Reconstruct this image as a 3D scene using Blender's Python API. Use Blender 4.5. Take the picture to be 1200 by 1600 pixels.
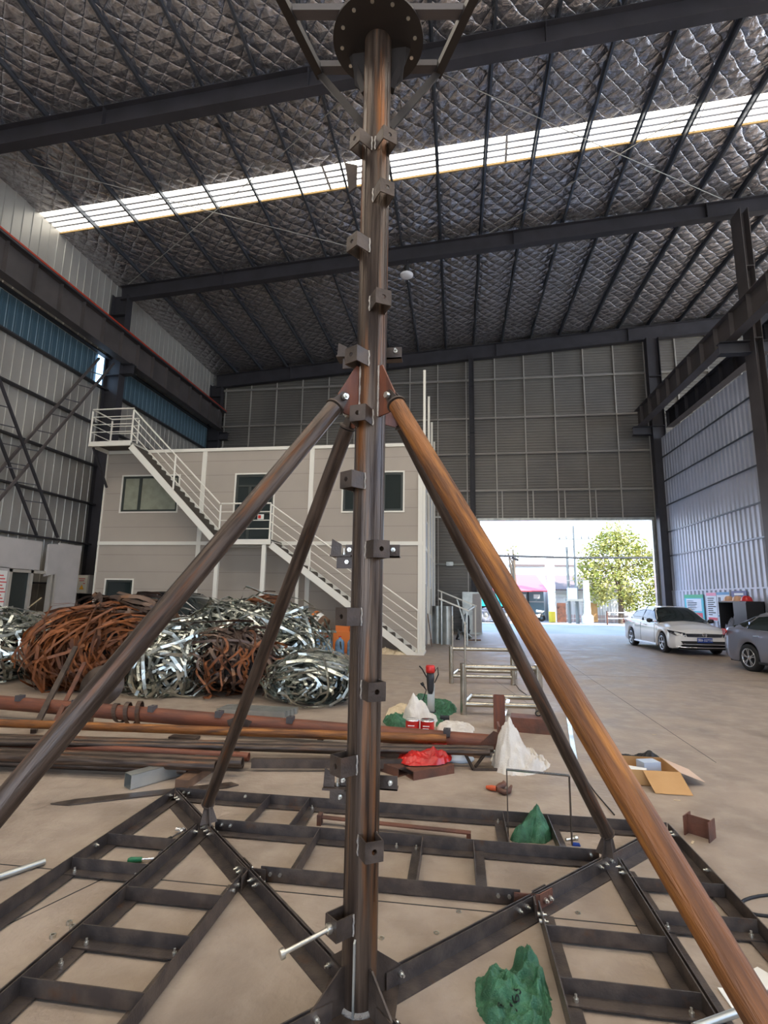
import bpy, bmesh, math, random
from math import sin, cos, pi, radians, sqrt
from mathutils import Vector, Matrix, noise
V = Vector
for o in list(bpy.data.objects): bpy.data.objects.remove(o)
scene = bpy.context.scene
C = scene.collection
rnd = random.Random(7)

# ------------------------------------------------------------------ camera
CAM = V((0, 0, 1.6)); F_PX = 802.3
PITCH, YAW, ROLL = 0.16637, 0.14179, 0.015416
fwd = V((-sin(YAW)*cos(PITCH), cos(YAW)*cos(PITCH), sin(PITCH)))
r0 = V((cos(YAW), sin(YAW), 0)); u0 = r0.cross(fwd)
cr = r0*cos(ROLL) + u0*sin(ROLL); cu = cr.cross(fwd)
cd = bpy.data.cameras.new('camera'); cam = bpy.data.objects.new('camera', cd); C.objects.link(cam)
cam.matrix_world = Matrix(((cr.x, cu.x, -fwd.x, 0), (cr.y, cu.y, -fwd.y, 0), (cr.z, cu.z, -fwd.z, 1.6), (0, 0, 0, 1)))
cd.sensor_fit = 'VERTICAL'; cd.sensor_height = 24; cd.lens = 24*F_PX/1600; cd.clip_start = 0.05; cd.clip_end = 400
scene.camera = cam

# ------------------------------------------------------------------ world, sun, exposure
w = bpy.data.worlds.new('world'); scene.world = w; w.use_nodes = True
nt = w.node_tree; bg = nt.nodes['Background']
tc = nt.nodes.new('ShaderNodeTexCoord'); sp = nt.nodes.new('ShaderNodeSeparateXYZ'); rp = nt.nodes.new('ShaderNodeValToRGB')
nt.links.new(tc.outputs['Generated'], sp.inputs[0]); nt.links.new(sp.outputs['Z'], rp.inputs[0]); nt.links.new(rp.outputs[0], bg.inputs[0])
rp.color_ramp.elements[0].position = 0.0; rp.color_ramp.elements[0].color = (.80, .89, 1, 1)
rp.color_ramp.elements[1].position = 0.45; rp.color_ramp.elements[1].color = (.42, .62, 1, 1)
bg.inputs[1].default_value = 4.2
sd = bpy.data.lights.new('sun', 'SUN'); sd.energy = 11; sd.angle = radians(0.6); sd.color = (1, .96, .88)
so = bpy.data.objects.new('sun', sd); C.objects.link(so)
so.rotation_euler = V((-0.62, 0.42, -0.66)).to_track_quat('-Z', 'Y').to_euler()
SKYLIGHT = 12.0
scene.view_settings.view_transform = 'Standard'; scene.view_settings.look = 'None'
scene.view_settings.gamma = 1; scene.view_settings.use_curve_mapping = False
scene.view_settings.exposure = 0.35

def G(px, py, z=0.0):           # ground-plane point under a photo pixel, used to read plan positions
    d = fwd*F_PX + cr*(px-600) + cu*(800-py)
    return CAM + d*((z-CAM.z)/d.z)
def GY(px, py, Y):
    d = fwd*F_PX + cr*(px-600) + cu*(800-py)
    return CAM + d*(Y/d.y)

# ------------------------------------------------------------------ materials
def mat(name, col, rough=.6, metal=0., col2=None, scale=3., detail=6., bump=0., bscale=None, stretch=(1, 1, 1), lo=.4, hi=.65, emit=0., alpha=1., trans=0., rough2=None, col3=None, s3=9., lo3=.55, hi3=.7):
    m = bpy.data.materials.new(name); m.use_nodes = True; n = m.node_tree; N = n.nodes; L = n.links
    b = N['Principled BSDF']
    c4 = lambda c: (c[0], c[1], c[2], 1)
    b.inputs['Base Color'].default_value = c4(col); b.inputs['Roughness'].default_value = rough; b.inputs['Metallic'].default_value = metal
    t = N.new('ShaderNodeTexCoord'); mp = N.new('ShaderNodeMapping'); mp.inputs['Scale'].default_value = stretch
    L.new(t.outputs['Object'], mp.inputs[0])
    if col2 or rough2 is not None:
        no = N.new('ShaderNodeTexNoise'); no.inputs['Scale'].default_value = scale; no.inputs['Detail'].default_value = detail
        L.new(mp.outputs[0], no.inputs['Vector'])
        mr = N.new('ShaderNodeMapRange'); mr.inputs[1].default_value = lo; mr.inputs[2].default_value = hi; L.new(no.outputs['Fac'], mr.inputs[0])
        if col2:
            mx = N.new('ShaderNodeMix'); mx.data_type = 'RGBA'; mx.inputs[6].default_value = c4(col); mx.inputs[7].default_value = c4(col2)
            L.new(mr.outputs[0], mx.inputs[0]); out = mx.outputs[2]
            if col3:
                n3 = N.new('ShaderNodeTexNoise'); n3.inputs['Scale'].default_value = s3; n3.inputs['Detail'].default_value = 8; L.new(mp.outputs[0], n3.inputs['Vector'])
                m3 = N.new('ShaderNodeMapRange'); m3.inputs[1].default_value = lo3; m3.inputs[2].default_value = hi3; L.new(n3.outputs['Fac'], m3.inputs[0])
                mx3 = N.new('ShaderNodeMix'); mx3.data_type = 'RGBA'; L.new(m3.outputs[0], mx3.inputs[0]); L.new(out, mx3.inputs[6]); mx3.inputs[7].default_value = c4(col3); out = mx3.outputs[2]
            L.new(out, b.inputs['Base Color'])
        if rough2 is not None:
            mq = N.new('ShaderNodeMix'); mq.inputs[2].default_value = rough; mq.inputs[3].default_value = rough2; L.new(mr.outputs[0], mq.inputs[0]); L.new(mq.outputs[0], b.inputs['Roughness'])
    if bump:
        nb = N.new('ShaderNodeTexNoise'); nb.inputs['Scale'].default_value = bscale or scale*4; nb.inputs['Detail'].default_value = 5
        L.new(mp.outputs[0], nb.inputs['Vector']); bp = N.new('ShaderNodeBump'); bp.inputs['Strength'].default_value = bump; bp.inputs['Distance'].default_value = .02
        L.new(nb.outputs['Fac'], bp.inputs['Height']); L.new(bp.outputs[0], b.inputs['Normal'])
    if emit: b.inputs['Emission Color'].default_value = c4(col); b.inputs['Emission Strength'].default_value = emit
    if alpha < 1: b.inputs['Alpha'].default_value = alpha
    if trans: b.inputs['Transmission Weight'].default_value = trans
    return m
M = {}
M['concrete'] = mat('concrete floor', (.355, .282, .218), .62, 0, (.235, .18, .137), 1.7, 14, .4, 18, lo=.38, hi=.72, rough2=.42, col3=(.42, .345, .27), s3=4.5, lo3=.45, hi3=.85)
M['yard'] = mat('yard concrete', (.34, .34, .35), .8, 0, (.28, .28, .29), .5)
M['mill'] = mat('mill scale steel', (.062, .046, .037), .42, .45, (.115, .085, .066), 9, 8, .15, 90, rough2=.6, col3=(.13, .06, .03), s3=5, lo3=.62, hi3=.8)
M['angle'] = mat('blue black angle steel', (.085, .070, .064), .40, .55, (.145, .115, .095), 11, 8, .12, 90, col3=(.16, .08, .04), s3=8, lo3=.62, hi3=.8)
M['mast'] = mat('mast steel with vertical rust streaks', (.048, .032, .024), .30, .5, (.135, .094, .066), 34, 8, .2, 120, stretch=(1, 1, .05), rough2=.45, col3=(.26, .09, .02), s3=16, lo3=.56, hi3=.70)
M['strut'] = mat('dark brown oiled pipe', (.048, .033, .025), .30, .5, (.115, .08, .058), 45, 8, .2, 140, stretch=(1, 1, .08), rough2=.48, col3=(.17, .07, .03), s3=26, lo3=.56, hi3=.7)
M['rustpipe'] = mat('orange rusted pipe', (.25, .088, .018), .46, .2, (.09, .038, .018), 30, 10, .3, 160, stretch=(1, 1, .10), rough2=.6, col3=(.40, .155, .03), s3=24, lo3=.52, hi3=.68)
M['redrust'] = mat('red brown primed pipe', (.20, .063, .030), .55, .1, (.11, .042, .028), 16, 8, .2, 80, stretch=(1, 1, .15))
M['rust'] = mat('rusty plate', (.19, .075, .045), .6, .3, (.10, .05, .035), 5, 8, .2, 40)
M['rustribbon'] = mat('rusty strip steel', (.24, .075, .020), .5, .4, (.08, .042, .03), 2.5, 6, col3=(.36, .125, .034), s3=5)
M['brownribbon'] = mat('brown strip steel', (.13, .09, .07), .45, .6, (.08, .05, .04), 3, 6, col3=(.2, .1, .05), s3=4)
M['silver'] = mat('galvanised strip steel', (.60, .62, .55), .27, .95, (.26, .28, .26), 3, 5)
M['galv'] = mat('galvanised steel', (.50, .51, .47), .38, .75, (.36, .37, .35), 4, 6)
M['stainless'] = mat('stainless tube', (.50, .46, .38), .25, .9, (.36, .33, .27), 4, 6)
M['bolt'] = mat('zinc plated bolt', (.72, .70, .62), .3, .9)
M['batten'] = mat('weathered timber batten', (.38, .24, .08), .7)
M['shadowed'] = mat('blackened steel', (.028, .022, .019), .5, .3)  # darker mill steel for the mast head; its dimness is put into the colour
M['weld'] = mat('weld bead', (.55, .50, .44), .35, .8, bump=.6, bscale=200)
M['frame_dark'] = mat('painted portal frame steel', (.042, .039, .046), .55, .1, (.032, .03, .034), 1.5)
M['crane'] = mat('grey brown crane girder paint', (.095, .080, .078), .6, .1, (.07, .06, .058), 1.2)
M['redcable'] = mat('red conductor rail', (.42, .035, .012), .5)
M['purlin'] = mat('galvanised purlin', (.10, .11, .13), .4, .6)
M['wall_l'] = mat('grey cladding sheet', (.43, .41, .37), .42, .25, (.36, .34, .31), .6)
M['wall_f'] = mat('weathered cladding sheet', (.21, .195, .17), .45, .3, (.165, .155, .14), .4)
M['wall_r'] = mat('bright galvanised cladding', (.50, .52, .60), .45, .2, (.42, .44, .51), .5)
M['stud'] = mat('light angle stud', (.48, .45, .40), .5, .4)
M['cabin'] = mat('warm grey wall paint', (.43, .375, .315), .8, 0, (.40, .35, .295), .7)
M['cabin_side'] = mat('white blue panel', (.62, .66, .70), .6)
M['white'] = mat('cream white paint', (.80, .77, .68), .5)
M['dkframe'] = mat('dark green window frame', (.035, .042, .036), .45)
M['glass'] = mat('dark reflective glass', (.02, .028, .028), .08, 0)
M['curtain'] = mat('pale curtain behind glass', (.32, .33, .25), .35, 0, (.26, .27, .2), 4)
M['tread'] = mat('dark stair tread', (.09, .075, .06), .7)
M['panel'] = mat('pale grey sandwich panel', (.46, .43, .41), .7, 0, (.41, .385, .365), 1.5)
M['black'] = mat('black rubber', (.012, .012, .013), .7)
M['gloss_black'] = mat('black car paint', (.010, .010, .012), .12)
M['blackmat'] = mat('black plastic', (.02, .02, .022), .45)
M['carwhite'] = mat('white car paint', (.86, .85, .84), .14)
M['cargrey'] = mat('silver grey car paint', (.30, .31, .38), .22, .5)
M['chrome'] = mat('chrome', (.85, .85, .86), .1, 1)
M['rim'] = mat('alloy rim', (.55, .56, .58), .25, .85)
M['redlamp'] = mat('red tail lamp', (.60, .03, .02), .15)
M['headlamp'] = mat('headlamp glass', (.05, .05, .06), .06, .3)
M['plateblue'] = mat('blue number plate', (.01, .05, .30), .4)
M['whitetxt'] = mat('white lettering', (.9, .9, .9), .5)
M['blacktxt'] = mat('black lettering', (.02, .02, .02), .6)
M['redtxt'] = mat('red lettering', (.6, .03, .03), .6)
M['yellow'] = mat('warning yellow', (.85, .45, .03), .5)
M['greensack'] = mat('green woven sack', (.020, .090, .040), .45, 0, (.060, .20, .10), 22, 8, .5, 160, lo=.35, hi=.7)
M['whitesack'] = mat('white woven sack', (.74, .69, .61), .6, 0, (.62, .56, .48), 7, 8, .5, 120)
M['redbag'] = mat('red plastic bag', (.52, .014, .010), .3, 0, (.36, .008, .008), 9)
M['beige'] = mat('beige cloth', (.62, .50, .33), .8)
M['redcan'] = mat('red tin', (.55, .02, .015), .35, .1)
M['card'] = mat('corrugated cardboard', (.50, .28, .11), .8, 0, (.44, .24, .09), 4)
M['cardin'] = mat('cardboard with pale liner', (.60, .42, .30), .8)
M['paper'] = mat('paper', (.78, .77, .72), .8)
M['bluewhite'] = mat('pale blue goods', (.45, .52, .62), .6)
M['water'] = mat('blue water bottle plastic', (.16, .30, .46), .12, 0, alpha=.82)
M['orange'] = mat('orange plastic', (.72, .20, .04), .5)
M['yellowc'] = mat('yellow carton', (.82, .60, .05), .6)
M['wood'] = mat('brown timber', (.20, .11, .06), .75, 0, (.13, .07, .04), 6)
M['green_handle'] = mat('green tool grip', (.01, .16, .07), .45)
M['redgrip'] = mat('orange red tool grip', (.58, .10, .03), .5)
M['cyan'] = mat('turquoise truck body', (.02, .42, .42), .5)
M['redroof'] = mat('red sheet roof', (.75, .09, .10), .5)
M['pinkwall'] = mat('pale pink plaster', (.68, .50, .46), .85)
M['whitewall'] = mat('white rendered wall', (.82, .80, .76), .8)
M['greyfac'] = mat('grey shop front', (.16, .22, .24), .5)
M['tile'] = mat('brown roof tile', (.16, .12, .11), .8)
M['leaf'] = mat('yellow green leaf', (.30, .34, .06), .55, 0, (.52, .48, .16), 1.3, 3, lo=.35, hi=.6)
M['bark'] = mat('bark', (.14, .10, .07), .9)
M['pole'] = mat('weathered concrete pole', (.24, .25, .23), .8)
M['wire'] = mat('dark cable', (.03, .03, .03), .6)
M['rod'] = mat('pale steel rod', (.42, .40, .36), .45, .5)
M['lamp'] = mat('white lamp housing', (.75, .75, .78), .4)
M['sky'] = mat('daylit translucent roof sheet', (1, .90, .76), .5, emit=SKYLIGHT)  # glows warmer and stronger than the visible strip, to light the hall
M['sky_dim'] = mat('dimmer daylit roof sheet', (1, .965, .87), .5, emit=3.2)  # same sheet with its glow turned down so the ribs show
M['strip'] = mat('blue translucent wall sheet', (.045, .080, .105), .3, emit=.15)
M['striprib'] = mat('pale rib of translucent sheet', (.30, .40, .46), .4)
M['stripback'] = mat('daylit gap glazing', (.45, .70, 1), .4, emit=2.2)
M['poster_w'] = mat('white poster', (.75, .80, .88), .5)
M['poster_c'] = mat('cyan poster', (.05, .50, .62), .5)
M['poster_g'] = mat('green poster header', (.02, .42, .20), .5)
M['poster_r'] = mat('red poster block', (.70, .05, .08), .5)
M['poster_o'] = mat('orange poster block', (.75, .35, .12), .5)
M['poster_p'] = mat('pink poster header', (.80, .25, .38), .5)
M['poster_n'] = mat('navy poster', (.05, .07, .25), .5)
M['poster_b'] = mat('blue poster header', (.05, .28, .55), .5)
M['helmet'] = mat('pale orange helmet', (.72, .42, .26), .35)
M['helmetr'] = mat('red helmet', (.65, .03, .03), .3)
M['cloth_grey'] = mat('grey cloth', (.28, .28, .32), .85, 0, (.14, .14, .16), 7)

def foil_mat():
    m = bpy.data.materials.new('quilted silver insulation foil'); m.use_nodes = True; n = m.node_tree; N = n.nodes; L = n.links
    b = N['Principled BSDF']; b.inputs['Metallic'].default_value = .85
    t = N.new('ShaderNodeTexCoord')
    wn = N.new('ShaderNodeTexNoise'); wn.inputs['Scale'].default_value = 1.6; wn.inputs['Detail'].default_value = 3; L.new(t.outputs['Object'], wn.inputs['Vector'])
    ad = N.new('ShaderNodeVectorMath'); ad.operation = 'MULTIPLY_ADD'; ad.inputs[1].default_value = (.22, .22, .22); L.new(wn.outputs['Color'], ad.inputs[0]); L.new(t.outputs['Object'], ad.inputs[2])
    s = N.new('ShaderNodeSeparateXYZ'); L.new(ad.outputs[0], s.inputs[0])
    def ma(op, a, b_=None, v=None):
        k = N.new('ShaderNodeMath'); k.operation = op; L.new(a, k.inputs[0])
        if b_ is not None: L.new(b_, k.inputs[1])
        if v is not None: k.inputs[1].default_value = v
        return k.outputs[0]
    def tri(a):
        return ma('PINGPONG', ma('MULTIPLY', a, v=1.95), v=.5)
    u = tri(ma('ADD', s.outputs['X'], s.outputs['Y'])); v_ = tri(ma('SUBTRACT', s.outputs['X'], s.outputs['Y']))
    h = ma('POWER', ma('MINIMUM', u, v_), v=.55)
    cn = N.new('ShaderNodeTexNoise'); cn.inputs['Scale'].default_value = 6; cn.inputs['Detail'].default_value = 6; cn.inputs['Distortion'].default_value = 1.2; L.new(t.outputs['Object'], cn.inputs['Vector'])
    hh = ma('ADD', h, ma('MULTIPLY', cn.outputs['Fac'], v=.5))
    bp = N.new('ShaderNodeBump'); bp.inputs['Strength'].default_value = .95; bp.inputs['Distance'].default_value = .085; L.new(hh, bp.inputs['Height']); L.new(bp.outputs[0], b.inputs['Normal'])
    cr_ = N.new('ShaderNodeValToRGB'); cr_.color_ramp.elements[0].position = .25; cr_.color_ramp.elements[0].color = (.28, .255, .25, 1); cr_.color_ramp.elements[1].position = .75; cr_.color_ramp.elements[1].color = (.74, .72, .75, 1)
    L.new(cn.outputs['Fac'], cr_.inputs[0]); L.new(cr_.outputs[0], b.inputs['Base Color'])
    b.inputs['Roughness'].default_value = .25
    return m
M['foil'] = foil_mat()

# ------------------------------------------------------------------ mesh helpers
def frame_of(d, up=V((0, 0, 1))):
    d = d.normalized()
    if abs(d.dot(up)) > .999: up = V((0, 1, 0)) if abs(d.y) < .9 else V((1, 0, 0))
    s = d.cross(up).normalized(); return d, s, s.cross(d)
OFF = {}
class MB:
    def __init__(s): s.v = []; s.f = []; s.s = []
    def add(s, vs, fs, sm=False):
        k = len(s.v); s.v += [V(p) for p in vs]; s.f += [tuple(i+k for i in f) for f in fs]; s.s += [sm]*len(fs); return s
    def hexa(s, p): return s.add(p, [(0, 3, 2, 1), (4, 5, 6, 7), (0, 1, 5, 4), (1, 2, 6, 5), (2, 3, 7, 6), (3, 0, 4, 7)])
    def box(s, x0, x1, y0, y1, z0, z1):
        return s.hexa([(x0, y0, z0), (x1, y0, z0), (x1, y1, z0), (x0, y1, z0), (x0, y0, z1), (x1, y0, z1), (x1, y1, z1), (x0, y1, z1)])
    def cbox(s, c, sx, sy, sz, R=None):
        P = [V((a*sx/2, b*sy/2, d*sz/2)) for d in (-1, 1) for a, b in ((-1, -1), (1, -1), (1, 1), (-1, 1))]
        if R: P = [R @ p for p in P]
        return s.hexa([V(c)+p for p in P])
    def bar(s, A, B, w_, h_, up=V((0, 0, 1))):
        A = V(A); B = V(B); d, a, b = frame_of(B-A, V(up)); a = a*w_/2; b = b*h_/2
        return s.hexa([A-a-b, A+a-b, A+a+b, A-a+b, B-a-b, B+a-b, B+a+b, B-a+b])
    def prof(s, A, B, pts, side, up):       # extrude a closed 2-D profile (side, up) from A to B
        A = V(A); B = V(B); side = V(side); up = V(up); n = len(pts)
        vs = [A+side*x+up*y for x, y in pts]+[B+side*x+up*y for x, y in pts]
        return s.add(vs, [tuple(range(n))[::-1], tuple(range(n, 2*n))]+[(i, (i+1) % n, n+(i+1) % n, n+i) for i in range(n)])
    def tube(s, pts, r, n=12, caps=True, hollow=0):
        pts = [V(p) for p in pts]; rs = r if isinstance(r, (list, tuple)) else [r]*len(pts); vs = []; up = None
        for i, p in enumerate(pts):
            d = (pts[min(i+1, len(pts)-1)]-pts[max(i-1, 0)])
            if up is None: _, a, up = frame_of(d)
            else:
                d = d.normalized(); a = d.cross(up).normalized(); up = a.cross(d)
            vs += [p+(a*cos(2*pi*k/n)+up*sin(2*pi*k/n))*rs[i] for k in range(n)]
        m = len(pts); fs = [(i*n+k, i*n+(k+1) % n, (i+1)*n+(k+1) % n, (i+1)*n+k) for i in range(m-1) for k in range(n)]
        s.add(vs, fs, True)
        if hollow and m == 2:
            s.tube(pts, [q*hollow for q in rs], n, False)
            for e in (0, 1):
                o = vs[e*n:(e+1)*n]; c = pts[e]; s.add(o+[c+(q-c)*hollow for q in o], [(k, (k+1) % n, n+(k+1) % n, n+k) for k in range(n)])
        elif caps: s.add(vs[:n], [tuple(range(n))]); s.add(vs[-n:], [tuple(range(n))])
        return s
    def cyl(s, c, ax, r, h, n=16):
        c = V(c); ax = V(ax).normalized()*h/2; return s.tube([c-ax, c+ax], r, n)
    def lathe(s, c, prof, n=20, ax=V((0, 0, 1))):
        d, a, b = frame_of(V(ax), V((0, 1, 0))); c = V(c); vs = [c+d*z+(a*cos(2*pi*k/n)+b*sin(2*pi*k/n))*r for r, z in prof for k in range(n)]
        return s.add(vs, [(i*n+k, i*n+(k+1) % n, (i+1)*n+(k+1) % n, (i+1)*n+k) for i in range(len(prof)-1) for k in range(n)], True)
    def poly(s, pts, t, nrm):               # plate: polygon thickened along nrm
        nrm = V(nrm).normalized()*t; n = len(pts); vs = [V(p) for p in pts]+[V(p)+nrm for p in pts]
        return s.add(vs, [tuple(range(n))[::-1], tuple(range(n, 2*n))]+[(i, (i+1) % n, n+(i+1) % n, n+i) for i in range(n)])
    def build(s, name, m, parent=None, label=None, fix=False):
        me = bpy.data.meshes.new(name); off = OFF.get(parent.name, V((0, 0, 0))) if parent else V((0, 0, 0))
        me.from_pydata([v-off for v in s.v], [], s.f); me.materials.append(M[m] if isinstance(m, str) else m)
        me.polygons.foreach_set('use_smooth', s.s); me.update()
        bm = bmesh.new(); bm.from_mesh(me); bmesh.ops.recalc_face_normals(bm, faces=bm.faces); bm.to_mesh(me); bm.free()
        o = bpy.data.objects.new(name, me); C.objects.link(o)
        if parent:
            o.parent = parent; OFF[o.name] = off
            if parent.get('axis_aligned'): o.matrix_parent_inverse = parent.matrix_basis.inverted()
        if label: o['label'] = label
        return o
def thing(name, label, cat, loc=(0, 0, 0), group=None):
    o = bpy.data.objects.new(name, None); C.objects.link(o); o.location = loc; o.empty_display_size = .1
    OFF[o.name] = V(loc); o['label'] = label; o['category'] = cat
    if group: o['group'] = group
    return o
def tag(o, label, cat, group=None, kind=None):
    o['label'] = label; o['category'] = cat
    if group: o['group'] = group
    if kind: o['kind'] = kind
    return o
def recenter(o):
    vs = o.data.vertices; c = sum((v.co for v in vs), V())/len(vs); c.z = min(v.co.z for v in vs)
    for v in vs: v.co -= c
    o.location = o.location+c; return o
def axisify(o, A, B):               # local z along the pipe so that its streaks run lengthwise
    A = V(A); B = V(B); d, a, b = frame_of(B-A); off = OFF.get(o.name, V((0, 0, 0))) if o.parent else V((0, 0, 0)); c = A.lerp(B, .5)
    Mx = Matrix(((a.x, b.x, d.x, c.x), (a.y, b.y, d.y, c.y), (a.z, b.z, d.z, c.z), (0, 0, 0, 1)))
    W0 = Matrix.Translation(off+(V((0, 0, 0)) if o.parent else o.location)); inv = Mx.inverted() @ W0
    o.data.transform(inv); L_ = Matrix.Translation(-off) @ Mx
    o.matrix_basis = L_; 
    if o.parent: o['axis_aligned'] = True
    return o
def bolts(parent, specs):
    for c, ax, r, sh in specs: mb = MB(); hexbolt(mb, c, ax, r, sh); mb.build('bolt', 'bolt', parent)
def text(name, s, size, m, loc, xdir, ydir, parent=None, depth=.001):
    cv = bpy.data.curves.new(name, 'FONT'); cv.body = s; cv.size = size; cv.extrude = depth; cv.align_x = 'CENTER'; cv.align_y = 'CENTER'
    t = bpy.data.objects.new(name, cv); C.objects.link(t); bpy.context.view_layer.update()
    me = bpy.data.meshes.new_from_object(t.evaluated_get(bpy.context.evaluated_depsgraph_get())); bpy.data.objects.remove(t)
    x = V(xdir).normalized(); y = V(ydir).normalized(); z = x.cross(y); off = OFF.get(parent.name, V((0, 0, 0))) if parent else V((0, 0, 0))
    for v in me.vertices: v.co = V(loc)-off+x*v.co.x+y*v.co.y+z*v.co.z
    me.materials.clear(); me.materials.append(M[m]); o = bpy.data.objects.new(name, me); C.objects.link(o)
    if parent: o.parent = parent; OFF[o.name] = off
    return o
def hexbolt(mb, c, ax, r=.012, sh=.02, nut=True):
    c = V(c); ax = V(ax).normalized()
    mb.tube([c, c+ax*r*1.1], r, 6); mb.tube([c-ax*.004, c+ax*(r*1.1+sh)], r*.5, 8)
    return mb
def nz(x, y=0., z=0.): return noise.noise(V((x, y, z)))
def corrug(mb, O, U, W, N, lu, lw, pitch, dep, duty=.5):
    """ribbed sheet: O origin, U along the ribs, W across the ribs, N outward; trapezoid ribs"""
    O = V(O); U = V(U); W = V(W); N = V(N); k = 0.; pr = [(0, 0)]
    a = pitch*(1-duty); c = pitch*duty*.25
    while k < lw-1e-6:
        for dx, dn in ((a, 0), (a+c, dep), (pitch-c, dep), (pitch, 0)):
            x = min(k+dx, lw); pr.append((x, dn))
        k += pitch
    vs = [O+W*x+N*n for x, n in pr]+[O+W*x+N*n+U*lu for x, n in pr]; n = len(pr)
    mb.add(vs, [(i, i+1, n+i+1, n+i) for i in range(n-1)]); return mb

XL, XR, YB, YN, XE = -13.95, 10.0, 26.6, -12., 27.
zr = lambda x: 14.3+.068*(x+13.9)
ORD = ['first', 'second', 'third', 'fourth', 'fifth', 'sixth', 'seventh', 'eighth', 'ninth', 'tenth', 'eleventh', 'twelfth']

# ------------------------------------------------------------------ building shell
mb = MB(); mb.box(XL-.3, XE, YN, YB+.2, -.2, 0)
fl = tag(mb.build('floor', 'concrete'), 'worn beige grey concrete floor slab of the workshop', 'floor', kind='structure')
mb = MB()
for (x0, y0, x1, y1) in [(-13, 3.0, 10, 3.05), (-13, 1.72, 10, 1.70), (-13, 12.0, 10, 12.3), (2.6, 6, 3.2, 26.4), (-3.1, .2, -2.0, 3.0), (1.2, 8, -1.5, 26)]:
    mb.bar((x0, y0, .0006), (x1, y1, .0006), .008, .001)
j = mb.build('saw_joint', 'blacktxt', fl)
mb = MB(); mb.box(-60, 80, YB+.2, 120, -.25, -.02)
tag(mb.build('trim_1', 'yard'), 'sunlit concrete yard and road outside the big doorway', 'yard', kind='structure')

# ceiling foil with the skylight bands left open
mb = MB(); nx = 200
def band(y0, y1):
    ny = max(2, int((y1-y0)/.22)); vs = []; x0 = -14.35
    for j_ in range(ny+1):
        y = y0+(y1-y0)*j_/ny
        for i in range(nx+1):
            x = x0+(XE-x0)*i/nx; ph = ((x-.0-.98)/1.49) % 1
            sag = -.09*sin(pi*ph)**.6*(1+.7*nz(x*.5, y*.5)) if ph > 0 else 0
            e_ = min(1, (y-y0)/.5, (y1-y)/.5) if y1-y0 > 2 else 1; vs.append((x, y, zr(x)+.02+(sag+.05*nz(x*1.1, y*1.1, 3))*(.15+.85*max(0, e_))))
    mb.add(vs, [(j_*(nx+1)+i, j_*(nx+1)+i+1, (j_+1)*(nx+1)+i+1, (j_+1)*(nx+1)+i) for j_ in range(ny) for i in range(nx)], True)
SK = [(-2.6, -1.4), (5.2, 6.2), (13.7, 14.66)]
band(YN, SK[0][0]); band(SK[0][1], SK[1][0]); band(SK[1][1], SK[2][0]); band(SK[2][1], YB+.2)
ceil = tag(mb.build('ceiling', 'foil'), 'sloping roof lined with quilted silver insulation foil', 'ceiling', kind='structure')
mb = MB(); mb.hexa([(-14.4, YN, zr(-14.4)+.25), (XE, YN, zr(XE)+.25), (XE, SK[0][0], zr(XE)+.25), (-14.4, SK[0][0], zr(-14.4)+.25)]+[(-14.4, YN, zr(-14.4)+.3), (XE, YN, zr(XE)+.3), (XE, SK[0][0], zr(XE)+.3), (-14.4, SK[0][0], zr(-14.4)+.3)])
for a, b in ((SK[0][1], SK[1][0]), (SK[1][1], SK[2][0]), (SK[2][1], YB+.3)):
    mb.hexa([(x, y, zr(x)+d) for d in (.25, .3) for x, y in ((-14.4, a), (XE, a), (XE, b), (-14.4, b))])
mb.build('roof_sheet', 'wall_l', ceil)
for i in range(28):
    x = -12.43+1.49*i; z = zr(x)
    if x > XE-.3: break
    mb = MB(); w_ = .035; mb.prof((x, YN, z-.2), (x, YB-.02, z-.2), [(0, 0), (.06, 0), (.06, .02), (.012, .02), (.012, .19), (.012, .19), (.012, .2), (-.05, .2), (-.05, .185), (0, .185)], (1, 0, 0), (0, 0, 1))
    mb.build('purlin', 'purlin', ceil)
for k, (a, b) in enumerate(SK):
    mb = MB(); mb.hexa([(x, y, zr(x)+.05+d) for d in (0, .03) for x, y in ((-14.3, a), (XE, a), (XE, b), (-14.3, b))])
    o = tag(mb.build('window_%d' % (k+1), 'sky_dim' if k == 2 else 'sky'), ['translucent roof skylight strip behind the camera side', 'translucent roof skylight strip over the near bay', 'bright translucent skylight strip crossing the roof foil'][k], 'skylight', kind='structure')
    if k == 2:
        mb = MB()
        for t in (.26, .50, .74):
            y = a+(b-a)*t; mb.bar((-14.3, y, zr(-14.3)+.035), (XE, y, zr(XE)+.03), .07, .03)
        mb.build('sheet_rib', 'lamp', o)
        mb = MB()
        for x in (-4.1, 1.6, -8.6, 7.2): mb.bar((x, a, zr(x)+.03), (x+.05, b, zr(x)+.03), .07 if x in (-4.1, 1.6) else .02, .02)
        mb.build('sheet_lap', 'panel', o)
        mb = MB(); mb.bar((-14.3, b+.01, zr(-14.3)+.0), (XE, b+.01, zr(XE)+.0), .035, .05); mb.build('edge_batten', 'batten', o)

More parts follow.
